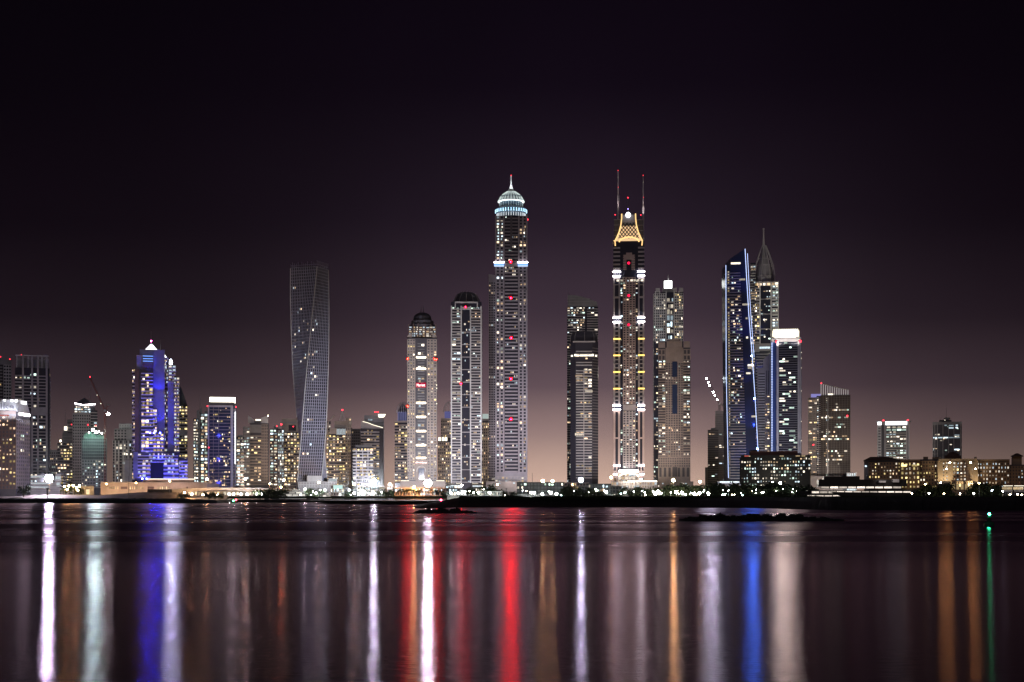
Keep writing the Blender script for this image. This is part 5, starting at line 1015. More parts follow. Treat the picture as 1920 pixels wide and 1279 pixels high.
t.mb('roof').prism([t.P(1619, 0, -3)[:2], t.P(1692, 0, -3)[:2], t.P(1692, 0, 38)[:2], t.P(1619, 0, 38)[:2]], t.Z(862.5), t.Z(855), TILE, [t.P(1632, 0, 12)[:2], t.P(1664, 0, 12)[:2], t.P(1664, 0, 24)[:2], t.P(1632, 0, 24)[:2]])
f, s_ = t.block('glazing', DARKC, 1688.5, 1725, 863, None, -3, 30); f.grid(866, 916, 5, HSTONE, nv=6, pier=.5, span=.45, pr=.9).lit(18, 'yel', run=.4); f.box('cornice', HSTONE, .0, 1., 861.5, 865, 0, 1.8); f.obj('window', YEL, 1690, 1700, 871, 874.5, 1, 1.3); f.obj('window', YEL, 1710, 1720, 871, 874.5, 1, 1.3)
f, s_ = t.block('glazing', DARKC, 1724.5, 1762, 861, None, 0, 30); f.grid(864, 916, 7, HSTONE, nv=8, pier=.55, span=.5, pr=.9).lit(12, 'yel', run=.2); t.block('roof', HSTONE, 1731, 1740, 856, 862, 4, 14); t.block('roof', HSTONE, 1748, 1762, 857, 862, 4, 20)
HC = mat('hotel_cream', (.52, .42, .30)); f, s_ = t.block('glazing', DARKC, 1760, 1832, 862, None, -6, 30)
cf = f; f.grid(866, 902, 11, HC, nv=6, pier=.5, span=.45, pr=1.0).lit(34, 'yel', run=.3); f.box('cornice', HC, .0, 1., 861, 865, 0, 2); f.fins([1761, 1784.5, 1817, 1831], 864, 903, HC, 2.2, 1.6)
for u in (1764, 1772, 1778, 1822, 1828): f.box('wall', HC, u-1.5, u+1.5, 866, 902, 0, 1.2)
t.mb('roof').prism([t.P(1771, 0, 4)[:2], t.P(1802, 0, 4)[:2], t.P(1802, 0, 24)[:2], t.P(1771, 0, 24)[:2]], t.Z(862), t.Z(854), TILE); t.lathe('roof_dome', TILE, 1786.5, 14, [(12, 855), (10, 850.5), (5, 847.5), (.1, 846.3)], 16)
for a, b_ in ((1760.5, 1764.5), (1827, 1831.5)): t.block('turret', HC, a, b_, 857.5, 862, -5, 6)
f, s_ = t.block('wall', HC, 1783, 1824, 903.5, None, -14, 6)
for q in range(5):
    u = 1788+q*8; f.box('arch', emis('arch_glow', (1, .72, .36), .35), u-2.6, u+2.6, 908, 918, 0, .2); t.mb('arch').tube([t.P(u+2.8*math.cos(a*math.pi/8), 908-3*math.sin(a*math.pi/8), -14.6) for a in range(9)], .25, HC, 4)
    f.fins([u-4], 903.5, 919, HC, 1, 1)
f.box('cornice', HC, .0, 1., 902.5, 904, 0, 1.2); f, s_ = t.block('glazing', DARKC, 1831, 1893, 864, None, 0, 32); f.grid(867, 916, 11, HSTONE, nv=7, pier=.55, span=.5, pr=.9).lit(28, 'yel', run=.5); f.box('cornice', HSTONE, .0, 1., 862, 866, 0, 1.5)
f, s_ = t.block('glazing', DARKC, 1892, 1990, 872, None, 2, 34); f.grid(874, 916, 18, HSTONE, nv=7, pier=.55, span=.5, pr=.9).lit(10, 'yel')
f, s_ = t.block('turret', HSTONE, 1898, 1916, 856, 874, 4, 18); f.grid(857, 872, 3, HSTONE, nv=2, pier=.5, span=.5)
t.mb('roof').prism([t.P(1895, 0, 1)[:2], t.P(1919, 0, 1)[:2], t.P(1919, 0, 21)[:2], t.P(1895, 0, 21)[:2]], t.Z(856), t.Z(850.5), TILE, [t.P(1905, 0, 8)[:2], t.P(1909, 0, 8)[:2], t.P(1909, 0, 14)[:2], t.P(1905, 0, 14)[:2]])
for u, pw in ((1766, 1.1), (1777, 1.3), (1819, 1.3), (1828, 1.1), (1800, .45)): spot(t.root, t.P(u, 914, -17), t.P(u, 880, -6), 4500*pw, (1, .76, .46), 75, .5)
for u, v in ((1764, 905), (1775, 880), (1781, 868), (1820, 868), (1829, 880), (1800, 906)): t.lens('streak_lamp', u, v, .45, emis('amber_streak_lens', (1, .48, .13), 620, sample=True), -9)  # amber lenses added to throw streaks onto the water
for u, pw in ((1704, .6), (1650, .35), (1733, .4), (1845, .5), (1870, .5), (1906, .3)): spot(t.root, t.P(u, 916, -16), t.P(u, 880, 0), 1300*pw, (1, .62, .26), 110, .5)
t.done()
# tents
for k, (u, lab) in enumerate(((1890, 'lit pagoda tent by the hotel, the one left of its twin'), (1911, 'lit pagoda tent at the right edge of the photo, right of its twin'))):
    t = Thing('pagoda_tent', lab, 'tent', u, 1050, 10, 'pagoda tents by the hotel')
    CA = mat('tent_canvas', (.5, .25, .16)); hw = 9
    t.mb('roof').prism([t.P(u-hw, 0, 0)[:2], t.P(u+hw, 0, 0)[:2], t.P(u+hw, 0, 8)[:2], t.P(u-hw, 0, 8)[:2]], t.Z(910.5), t.Z(907), CA, [t.P(u-3, 0, 2)[:2], t.P(u+3, 0, 2)[:2], t.P(u+3, 0, 6)[:2], t.P(u-3, 0, 6)[:2]])
    t.lathe('roof_peak', CA, u, 4, [(3, 907), (1.2, 905), (.2, 902.5)], 8)
    for q in range(5): t.tube('post', WHITE, [(u-8+q*4, 910, 0), (u-8+q*4, 930, 0)], .12, 4)
    f, _ = t.block('wall', DIMW, u-7.5, u+7.5, 913, 918, 2, 6); t.block('counter', WHITE, u-8, u+8, 919, 922, 0, 1); t.tube('string_light', CRWN, [(u-9, 911, -.3), (u+9, 911, -.3)], .14, 4); t.done()
# sheds and low blocks: (label, u0, u1, vtop, D, mat, lit kind)
SH = mat('shed_dark', (.035, .033, .04))
for nm, lab, u0, u1, vt, D_, m_, pal, nl, nu in (
    ('warehouse', 'long dark shed under two orange lamps right of the tallest tower', 969, 1058, 904, 1500, SH, 'mix', 4, 14),
    ('warehouse', 'dark flat roofed shed below the dark balconied tower, in front of a paler block', 1102, 1146, 907, 1480, SH, 'mix', 3, 8),
    ('low_building', 'low grey block stretching behind the dark flat roofed shed', 1084, 1166, 911.5, 1540, GREY, 'mix', 8, 14),
    ('low_building', 'pale wall like block between the long dark shed and the dark balconied tower', 1058, 1104, 904.5, 1600, MAUVE, 'warm', 3, 8),
    ('low_building', 'row of white lit kiosks on the shore just left of the tallest tower', 838, 905, 921, 1500, WHITE, 'cool', 16, 16),
    ('low_building', 'bright green tinted kiosk row at the foot of the tallest tower', 898, 945, 921, 1480, WHITE, 'cool', 14, 12),
    ('low_building', 'two storey shop terrace with white rooftop letters behind the kiosks', 836, 868, 908, 1600, MAUVE, 'cool', 8, 6),
    ('low_building', 'grey framed shop block with a lit upper hall right of the shop terrace', 884, 906, 907, 1590, GREY, 'mix', 4, 4),
    ('low_building', 'blue grey boathouse with lit windows below the left floodlight of the middle', 670, 722, 911.5, 1650, GREY, 'cool', 12, 10),
    ('low_building', 'pale boxy annex glowing cyan right of the twisted tower foot', 620, 645, 908.5, 1640, WHITE, 'cool', 5, 5),
    ('low_building', 'low warm lit block behind the palms left of centre', 727, 737, 909, 1700, STONE, 'warm', 3, 3),
    ('low_building', 'bluish low terrace in front of the tower with red signs', 740, 836, 914, 1620, MAUVE, 'cool', 14, 20)):
    t = Thing(nm, lab, 'building', (u0+u1)/2, D_, 20, gz=GZ)
    f, s_ = t.block('glazing', DARKC if pal != 'none' else m_, u0, u1, vt+1, None, 0, 20); ff = 930
    f.grid(vt+1, ff, nu, m_, nv=max(1, int((ff-vt)/6)), pier=.3, span=.35, pr=.4).lit(nl, pal, run=.8); t.block('roof', m_, u0-.6, u1+.6, vt, vt+1.2, -1, 21)
    if 'kiosk' in lab and u0 < 880: f.obj('light_panel', emis('bright_panel', (.96, 1, .97), 9, sample=True), 863.5, 877.5, 920.5, 927.5, .5, .8)
    if 'rooftop letters' in lab:
        t.text('sign', 'Sanssea', 840, 851, 905, 907.4, WHT, -.5); t.text('sign', 'Bussola', 855.5, 864, 905, 907.4, WHT, -.5)
        f.obj('light_panel', DIMP, 846, 865, 910, 911.6, .5, .8); f.obj('light_panel', DIMP, 838, 846, 911, 913, .5, .8)
    if 'framed shop' in lab: t.text('sign', 'Seaview', 885, 897, 905, 907.2, WHT, -.5); f.obj('light_panel', DIMP, 886, 903, 910, 913, .5, .8)
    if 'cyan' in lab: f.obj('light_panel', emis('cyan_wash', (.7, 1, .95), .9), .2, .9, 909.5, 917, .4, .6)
    t.done()
# mall / podium building on the left
t = Thing('shopping_mall', 'long low warm floodlit building with window groups below the blue tower', 'building', 250, 1720, 40)
f, s_ = t.block('wall', CONC, 189, 382, 904.8, None, 0, 40); f.box('parapet', MAUVE, .0, 1., 904, 906, 0, .8); 
for a, n in ((204, 5), (243, 7), (295, 6)):
    for q in range(n): f.obj('window', DIMW, a+q*4, a+q*4+1.3, 912.5, 917.5, .05, .4)
for a, b_ in ((226, 238), (276, 288), (348, 352)): f.box('glazing', mat('shop_glass', (.10, .07, .09)), a, b_, 912.5, 917, 0, .4)
f2, s2 = t.block('wall', MAUVE, 268, 362, 899.5, 905, 2, 30); f2.obj('light_bar', CRWN, 275, 366, 897.5, 898.5, -1, 1); t.block('roof', WHITE, 274, 367, 898.6, 899.5, 0, 32)
for u in (348, 353, 358, 363, 368, 374): f.box('column', STONE, u, u+1.2, 905, 919, 0, 1.2)
f3, _ = t.block('wall', BST, 388, 411, 906.5, None, -4, 10); t.block('wall', MAUVE, 381, 392, 904.5, None, -2, 20); t.block('gate', GREY, 152, 176, 911.5, None, -4, 8)
f4 = t.F(152, 176, -4); f4.obj('doorway', DIMW, 161.5, 168, 918, 927, .05, .3)
for k in range(9): spot(t.root, t.P(196+k*21, 927, -22), t.P(196+k*21, 910, 0), 11000, (1, .62, .36) if k < 5 else (1, .66, .5), 120, .5)
t.done()
# bridge
t = Thing('road_bridge', 'long flat arched concrete road bridge with glowing lights beneath its span', 'bridge', 420, 1660, 12)
dk = [(320, 917.5), (350, 916.5), (400, 915.2), (440, 915), (500, 915.5), (530, 916.5), (560, 918)]
for (u0, v0), (u1, v1) in zip(dk, dk[1:]):
    for (w0, w1, dv0, dv1, m, part) in ((0, 12, 1.2, 3.4, CONC, 'deck'), (-.4, .2, -.6, 2.2, MAUVE, 'parapet'), (11.8, 12.3, -.6, 2.2, MAUVE, 'parapet')):
        p = [t.P(u0, v0+dv1, w0), t.P(u1, v1+dv1, w0), t.P(u1, v1+dv0, w0), t.P(u0, v0+dv0, w0)]; q = [(x, y+w1-w0, z) for x, y, z in p]
        t.mb(part).add(p+q, [(0, 1, 2, 3), (7, 6, 5, 4), (1, 5, 6, 2), (0, 3, 7, 4), (3, 2, 6, 7), (0, 4, 5, 1)], m)
for i in range(24):                      # haunched girder
    a, b_ = i/24, (i+1)/24; u0, u1 = 322+a*165, 322+b_*165; g = lambda x: 919+9.5*(2*x-1)**2*(1 if x < .5 else .35)
    p = [t.P(u0, g(a), .5), t.P(u1, g(b_), .5), t.P(u1, 917, .5), t.P(u0, 917, .5)]; q = [(x, y+11, z) for x, y, z in p]
    t.mb('girder').add(p+q, [(0, 1, 2, 3), (7, 6, 5, 4), (3, 2, 6, 7), (0, 4, 5, 1)], CONC)
t.block('abutment', SH, 276, 322, 917.5, None, -2, 14)
for u in (346, 360, 381, 408, 425, 438, 452, 463, 473): spot(t.root, t.P(u, 926, 6), t.P(u, 918, 6), 2500, (1, .72, .5), 150, .4)
t.done()
t = Thing('low_building', 'bright restaurant row glowing white beneath the bridge arch', 'building', 440, 1700, 10)
f, s_ = t.block('wall', STONE, 340, 496, 920, None, 0, 10); f.grid(921, 930, 26, STONE, nv=1, pier=.3, span=.2); rr = random.Random(4)
for q in range(26): f.obj('window', WHT if q > 12 else WARM, 341+q*6, 345+q*6, 922+rr.random(), 928, .1, .4)
t.done()
# ================================================================== floodlights added to stand in for street light on the towers
UPC = (1, .86, .78); UPV = (.80, .78, 1)
for (u, D, vt, s_, c, what) in (
    (60, 2000, 800, .45, UPV, 'tall dark tower at the left'), (40, 1750, 860, .22, (1, .8, .75), 'brown block at the left edge'), (150, 2150, 840, .75, UPC, 'tower with the slanted penthouse'),
    (180, 2000, 860, .35, UPV, 'unfinished lattice tower'), (230, 2150, 850, .7, UPC, 'stepped pale tower left of the blue one'), (378, 2050, 850, .25, UPC, 'dark slender mast tower'),
    (420, 1850, 850, .3, (.8, .75, 1), 'blue glass tower'), (482, 2170, 840, 1.0, (1, .76, .55), 'beige tower with winged roof'), (540, 2200, 840, .6, (1, .76, .6), 'beige square topped tower'),
    (655, 1800, 760, .42, (.85, .8, 1), 'twisted tower from its right'), (520, 1800, 700, .42, (.40, .46, 1), 'twisted tower from its left'), (636, 2150, 840, 1.2, (1, .74, .52), 'tower with the tent shaped roof'), (694, 2100, 850, 1.0, (.92, .86, 1), 'rounded balconied tower'),  # twisted tower pair added to shape its shading, blue for the neighbour's light
    (752, 2120, 840, 1.3, (.93, .84, 1), 'small ribbed dome tower'), (780, 1850, 780, .9, (1, .82, .70), 'tower with red signs, left side'), (804, 1850, 850, .7, (.9, .9, 1), 'tower with red signs, right side'),
    (835, 2100, 840, 1.3, (1, .84, .74), 'violet domed tower'), (874, 1850, 760, .7, (.90, .88, 1), 'faceted crown tower'), (910, 2180, 840, 1.1, (1, .82, .65), 'thin beige tower'),
    (950, 1900, 760, 1.15, (1, .88, .88), 'tallest tower, left half'), (975, 1900, 840, 1.3, (1, .90, .92), 'tallest tower, right half'), (1095, 1850, 800, .75, (.9, .84, .95), 'dark tower with balcony bars'),
    (1170, 1850, 780, 1.25, (1, .80, .68), 'gold neon crowned tower, left half'), (1190, 1850, 850, 1.1, (1, .82, .7), 'gold neon crowned tower, right half'), (1230, 2080, 700, 2.2, (1, .92, .86), 'cube lantern tower'),
    (1262, 1850, 780, 1.15, (1, .78, .68), 'beige stone arched tower'), (1340, 1930, 840, .5, (.8, .8, 1), 'unfinished slab tower'), (1385, 1780, 860, .9, (.7, .8, 1), 'tower outlined in blue light'),
    (1442, 1860, 800, .8, (.88, .85, 1), 'rounded balcony tower'), (1480, 1850, 760, .5, (.9, .9, 1), 'green lit office tower'), (1525, 1700, 850, .55, (1, .8, .65), 'grey tower with the lattice screen'),
    (1565, 1700, 850, .7, (1, .84, .70), 'right half of the grey tower with the lattice screen'), (1672, 2000, 840, 1.0, (1, .92, .84), 'white banded office block'), (1776, 2000, 840, .3, (1, .9, .8), 'dark ribbed office block')):
    uplight(u, D, 105, vt, UPW*s_, c, 'added black floodlight aimed up the '+what, 62, u_t=583 if 'twisted' in what else None)
# spots high on the crown of the cube lantern tower are not needed: its own lantern lights the roof
# ================================================================== the big sea-facing floodlights
BK = 42000
def flood(u, v, D, r, L, colr, label, n=4):
    t = Thing('floodlight_mast', label, 'floodlight', u, D, 2, 'bright floodlight masts on the shore')
    t.tube('pole', STEEL, [(u, 940, 1.5), (u, v-2, 1.5)], .3, 8, .2); m = emis('floodlight_lens_'+str(int(u)), colr, L, sample=True)
    x, y, z = t.P(u, v, 1.4); t.mb('crossarm').lathe(x, y, [(r*1.1, z-.1), (r*1.1, z+.1)], STEEL, 12)
    for i in range(7):
        a = i*math.pi/3; rr = 0 if i == 6 else r*.72; t.lens('lamp_head', u+rr*math.cos(a)/t.k, v-rr*math.sin(a)/t.k, r*.34, m, -.4)
    spot(t.root, t.P(u, v, 4), t.P(u, v-45, 200), BK*r*r*(.3 if u < 200 else 2.2 if u < 900 else .6), colr, 100, r)     # added backward lamp, imitating glare on the facades behind
    t.done()
flood(92, 897, 1660, 4.2, 1700*FL, (.80, .78, 1), 'brightest white floodlight at the far left, in front of the low white block')
flood(701, 903.3, 1640, 2.6, 1000*FL, (.80, .90, 1), 'white floodlight mast at the foot of the rounded balconied tower')
flood(802.5, 906, 1630, 3.8, 1900*FL, (.93, .92, 1), 'largest white floodlight, at the foot of the tower with red signs')
flood(1089.3, 900, 1600, 2.3, 1000*FL, (.72, .82, 1), 'blue white floodlight mast at the foot of the dark balconied tower')
# ================================================================== street lamps
lampproto = {}
def street_lamp(u, v, D, r, colr, L, label, group='street lamps along the shore', base=None, both=True):
    key = (colr, L)
    if key not in lampproto:
        m = emis('lamp_%d' % len(lampproto), colr, L, sample=True)
        a = MB(); a.tube([(0, 0, 0), (0, 0, 1)], .5, STEEL, 6, .35)
        h = MB(); h.lathe(0, 0, [(.1, -1), (.8, -.6), (1, 0), (.8, .6), (.1, 1)], m, 8); lampproto[key] = (a.mesh('pole'), h.mesh('lamp_head'))
    pm, hm = lampproto[key]; z = PZ(v, D); r0 = empty('street_lamp', (PX(u, D), D, GZ)); tag(r0, label, 'street lamp', group)
    p = bpy.data.objects.new('pole', pm); col_link(p); p.parent = r0; p.scale = (.28, .28, z-GZ-r)
    h = bpy.data.objects.new('lamp_head', hm); col_link(h); h.parent = r0; h.location = (0, 0, z-GZ); h.scale = (r, r, r)
ORG = (1, .60, .26); WL = (.95, .95, .90); GW = (.85, 1, .86); CY = (.72, .95, 1)
lamps = [
 (200, 907.5, 1680, .8, ORG, 60, 'orange lamp above the left end of the long low mall'), (255, 905.5, 1680, .8, ORG, 60, 'orange lamp above the mall, below the blue tower left edge'),
 (318, 901.8, 1640, .9, ORG, 90, 'orange lamp over the left end of the bridge'), (388, 898.7, 1640, 1.2, ORG, 180, 'tall orange lamp on the bridge below the blue glass tower left edge'),
 (460, 898, 1640, 1.2, ORG, 180, 'tall orange lamp on the bridge below the beige winged tower'), (506, 907, 1700, .9, ORG, 90, 'small orange lamp right of the beige winged tower foot'),
 (527, 913.7, 1660, .8, (1, .22, .06), 500, 'red orange lamp low between the bridge and the twisted tower'), (532, 900.5, 1640, 1.1, (1, .74, .48), 150, 'double headed orange lamp left of the twisted tower foot'), (598, 904.7, 1640, 1.1, ORG, 130, 'orange lamp in front of the twisted tower podium'),
 (664, 908, 1640, 1.2, ORG, 150, 'orange lamp left of the rounded balconied tower foot'), (731, 908, 1690, 1.4, (1, .78, .5), 40, 'warm glowing lamp in the gap left of the small domed tower'),
 (866, 909.5, 1600, 1.0, (1, .93, .8), 120, 'warm white lamp at the foot of the faceted crown tower'), (932.5, 909, 1560, .8, ORG, 100, 'small orange lamp below the tallest tower left half'),
 (1018, 902, 1500, 1.4, (1, .64, .24), 420, 'bright orange lamp above the long dark shed, the left one of two'), (1036, 903, 1500, 1.3, (1, .64, .24), 380, 'bright orange lamp above the long dark shed, the right one of two'),
 (1074, 908.7, 1560, .8, ORG, 80, 'orange lamp left of the dark tower foot'), (1146, 895.5, 1600, 1.2, ORG, 150, 'tall orange lamp left of the gold crowned tower foot'),
 (1202, 900, 1600, 1.4, (.85, 1, .92), 320, 'greenish white lamp right of the gold crowned tower foot'), (1262.5, 900.5, 1600, 1.4, (1, .60, .20), 1700, 'orange lamp in front of the beige arched tower'),
 (1312.5, 903.5, 1600, 1.2, (1, .74, .4), 180, 'orange lamp in the gap right of the beige arched tower'), (1309, 916, 1500, 1.0, (.75, .92, 1), 180, 'bluish lamp among the trees right of the beige arched tower'),
 (776, 914, 1600, 1.0, (1, .42, .12), 2600, 'orange lamp added for the water streak, left of the largest floodlight')]  # last lamp is added to throw an orange streak on the water
for a in lamps:
    if a[6]: street_lamp(*a[:6], a[6])
low = [(346, 924, ORG), (360, 926.5, ORG), (381, 927.5, ORG), (408, 927.5, ORG), (430, 926.7, WL), (438, 926.7, WL), (452, 927, WL), (464, 926.8, WL), (481, 926, WL), (491, 926, WL),
 (572, 917.5, WL), (592.5, 925, WL), (609, 919, CY), (627, 916, CY), (655, 919, CY), (664, 924.7, WL), (675, 925, GW), (700.5, 924.7, WL), (749, 924.7, WL), (786, 925, WL), (845, 924, GW), (859, 924.5, WL), (897, 924, GW), (918, 924, GW),
 (996, 923.7, GW), (1001.7, 924, WL), (1017, 926.5, GW), (1033, 924, WL), (1043, 926.5, GW), (1068, 926.5, CY), (1137, 923, GW), (1171.7, 923.5, GW), (1208, 923, GW), (1225, 921.5, WL), (1237.5, 924, (1, .95, .8)),
 (1243, 926, GW), (1273, 926, (1, .95, .8)), (1285, 926.5, WL), (1291, 926, (1, .95, .8)), (1298, 925.5, WL), (1306, 924.5, WL), (1320, 923.5, WL), (1336, 923.5, WL), (1449, 905, (1, .93, .75)), (1463, 906, (1, .93, .75))]
marks = [(346, 'under the left end of the bridge'), (450, 'under the bridge arch'), (545, 'beside the white yacht'), (590, 'in front of the twisted tower foot'), (640, 'right of the twisted tower foot'), (700, 'below the left middle floodlight mast'), (760, 'below the small domed tower'), (800, 'below the largest floodlight'),
         (870, 'by the white kiosks'), (910, 'by the green kiosks'), (1015, 'in front of the long dark shed'), (1068, 'left of the dark flat roofed shed'), (1140, 'in front of the dark flat roofed shed'), (1178, 'below the gold crowned tower'), (1262, 'among the palms below the beige arched tower'), (1330, 'below the unfinished slab tower'), (1456, 'in the garden of the black hotel')]
cnt = {}; ordn = ['first', 'second', 'third', 'fourth', 'fifth', 'sixth', 'seventh', 'eighth', 'ninth', 'tenth']
for u, v, c in low:
    mk = min(marks, key=lambda q: abs(q[0]-u))[1]; cnt[mk] = cnt.get(mk, 0)+1
    cn = {ORG: 'orange', WL: 'white', GW: 'greenish white', CY: 'cyan'}.get(c, 'warm white')
    street_lamp(u, v, 1440 if u > 830 and u < 1340 else (1250 if u > 1340 else 1640), .95, c, 330, 'low %s lamp %s, %s from the left' % (cn, mk, ordn[cnt[mk]-1]), 'low lamps on the promenade')
rs = random.Random(91)
for k in range(70):
    u = rs.choice((rs.uniform(560, 835), rs.uniform(838, 1345), rs.uniform(1350, 1500))); c = rs.choice((WL, WL, GW, CY, (1, .85, .6)))
    street_lamp(u, rs.uniform(917, 929), 1405 if u > 830 and u < 1345 else (1215 if u > 1345 else 1625), rs.uniform(.25, .5), c, 60, 'tiny light low on the shore among the trees, boats and kiosks', 'tiny shore lights')
for k, (u, v) in enumerate(((1229, 925.5), (1234, 922), (1268, 923), (1279, 924), (1302, 926), (1312, 925), (1328, 925))):
    street_lamp(u, v, 1400, 1.25, (1, .93, .72), 240, 'large warm lamp in the bright garden below the beige arched tower, %s from left' % ordn[k], 'garden lamps below the arched tower')
# ================================================================== trees
def crown_mesh(seed, n=520):
    rnd = random.Random(seed); b = MB(); cl = []
    for i in range(13):
        a = rnd.uniform(0, 6.28); r = rnd.uniform(.1, .62); cl.append((r*math.cos(a), r*math.sin(a), rnd.uniform(.32, .86), rnd.uniform(.16, .32)))
    for i in range(n):
        c = rnd.choice(cl); d = Vector((rnd.gauss(0, 1), rnd.gauss(0, 1), rnd.gauss(0, 1))).normalized()*c[3]*rnd.uniform(.6, 1.08); p = Vector((c[0], c[1], c[2]))+d*1.0
        s1 = Vector((rnd.gauss(0, 1), rnd.gauss(0, 1), rnd.gauss(0, 1))).normalized()*rnd.uniform(.03, .07); s2 = s1.cross(d).normalized()*rnd.uniform(.03, .06)
        b.add([p-s1, p+s2, p+s1, p-s2], [(0, 1, 2, 3)], LEAF)
    return b.mesh('crown')
def trunk_mesh(seed):
    rnd = random.Random(seed); b = MB(); b.tube([(0, 0, 0), (.02, 0, .25), (0, .02, .5)], .035, BARK, 7, .02)
    for i in range(5): a = i*1.256+rnd.random(); b.tube([(0, 0, .32+i*.03), (.2*math.cos(a), .2*math.sin(a), .5), (.38*math.cos(a), .38*math.sin(a), .68)], .017, BARK, 5, .006)
    return b.mesh('trunk')
CR_ = [(crown_mesh(40+i), trunk_mesh(60+i)) for i in range(3)]
def palm_meshes():
    rnd = random.Random(3); a = MB(); a.tube([(0, 0, 0), (.03, 0, .35), (.02, 0, .78)], .028, BARK, 7, .018); b = MB()
    for i in range(22):
        an = i*2.399; el = rnd.uniform(-.2, 1.1); L = .34; pts = []
        for k in range(6): s_ = k/5; pts.append(Vector((.02+math.cos(an)*L*s_*math.cos(el*.6), math.sin(an)*L*s_*math.cos(el*.6), .78+L*s_*math.sin(el)-.30*s_*s_)))
        for k in range(5):
            wv = Vector((-math.sin(an), math.cos(an), 0))*(.05*(1-abs(k-2)/4)); p, q = pts[k], pts[k+1]
            b.add([p, q, q+wv+Vector((0, 0, -.025)), p+wv*.9+Vector((0, 0, -.025))], [(0, 1, 2, 3)], LEAF); b.add([p, q, q-wv+Vector((0, 0, -.025)), p-wv*.9+Vector((0, 0, -.025))], [(0, 1, 2, 3)], LEAF)
    return a.mesh('trunk'), b.mesh('crown')
PALM = palm_meshes()
tc_ = {}
def tree(u, v, D, kind, where, seed=0, wd=1.0, gz=GZ):
    z = PZ(v, D)-gz; rnd = random.Random(int(u*7)+seed); r0 = empty('palm_tree' if kind == 'palm' else 'tree', (PX(u, D), D, gz))
    nm = 'palm' if kind == 'palm' else 'bushy tree'; k = (nm, where); tc_[k] = tc_.get(k, 0)+1
    tag(r0, 'dark %s %s%s' % (nm, where, '' if False else ', %s from the left' % (ordn+['next']*60)[tc_[k]-1]), 'palm tree' if kind == 'palm' else 'tree', 'palms along the shore' if kind == 'palm' else 'trees along the shore')
    r0.rotation_euler = (0, 0, rnd.uniform(0, 6.28)); (tm, cm) = PALM if kind == 'palm' else (CR_[int(u) % 3][1], CR_[int(u) % 3][0])
    for n_, me in (('trunk', tm), ('crown', cm)):
        o = bpy.data.objects.new(n_, me); col_link(o); o.parent = r0; o.scale = (z*wd, z*wd, z)
tree(44, 909, 1640, 'bush', 'at the left edge below the brown block', wd=1.0, gz=6)
for u, v in ((336, 925), (345, 923), (392, 921), (403, 922), (413, 924)): tree(u, v, 1625, 'bush', 'in front of the bridge arch', wd=1.3)
for u, v in ((120, 911), (130, 909), (141, 908), (149, 912)): tree(u, v, 1700, 'palm', 'lit by orange lights left of the mall')
for u, v in ((488, 918), (497, 916), (504, 919), (518, 918), (526, 915), (534, 915.5), (542, 917)): tree(u, v, 1640, 'bush', 'right of the bridge', wd=1.3)
for u, v in ((574, 917), (582, 916), (590, 918), (600, 918)): tree(u, v, 1650, 'bush', 'in front of the twisted tower podium', wd=1.2)
for u, v in ((640, 922), (648, 921), (715, 916), (722, 919), (733, 914), (742, 918)): tree(u, v, 1655, 'bush', 'right of the left middle floodlight', wd=1.2)
for u, v in ((752, 913), (760, 915), (768, 912), (777, 915), (786, 914), (818, 915), (828, 916)): tree(u, v, 1600, 'palm', 'near the largest floodlight')
for u, v in ((836, 921), (881, 914), (893, 915), (921, 910), (928, 912)): tree(u, v, 1490, 'bush', 'by the kiosks', wd=1.1)
for u, v in ((905, 907), (1172, 909), (1196, 908)): tree(u, v, 1480, 'palm', 'standing tall in front of the towers')
for u, v in ((962, 921), (950, 920), (1056, 917), (1062, 914), (1071, 911), (1078, 915), (1086, 916), (1094, 915), (1104, 917), (1113, 918), (1123, 919)): tree(u, v, 1420, 'bush', 'around the two dark sheds', wd=1.1)
for u, v in ((1160, 919), (1183, 916), (1190, 914), (1200, 916), (1212, 917), (1221, 915)): tree(u, v, 1430, 'bush', 'below the gold crowned tower', wd=1.1)
for u, v in ((1246, 911), (1256, 909), (1264, 910), (1281, 909), (1291, 907), (1300, 910), (1318, 911), (1326, 908)): tree(u, v, 1440, 'bush', 'below the beige arched tower', wd=1.3)
for u, v in ((1232, 910), (1273, 905), (1284, 907), (1303, 905), (1311, 905)): tree(u, v, 1430, 'palm', 'below the beige arched tower')
for u, v in ((1338, 909), (1350, 911), (1356, 909), (1364, 906), (1372, 905), (1380, 907), (1388, 909), (1400, 908)): tree(u, v, 1235, 'bush', 'left of the black hotel', wd=1.3)
for u, v in ((1412, 908), (1424, 911), (1436, 907), (1446, 910), (1458, 911), (1470, 909), (1482, 911), (1495, 908), (1508, 911), (1520, 914)): tree(u, v, 1220, 'bush', 'before the black hotel', wd=1.4)
for u, v in ((1378, 904), (1448, 897), (1457, 902)): tree(u, v, 1225, 'palm', 'beside the black hotel')
for u, v in ((1726, 912), (1738, 908), (1749, 910), (1770, 911), (1779, 908), (1830, 909), (1840, 911), (1850, 907), (1862, 911), (1875, 908)): tree(u, v, 1060, 'bush', 'in front of the warm lit hotel', wd=1.1)
for u, v in ((1736, 903), (1781, 903), (1836, 901), (1846, 899), (1868, 905)): tree(u, v, 1065, 'palm', 'in front of the warm lit hotel')
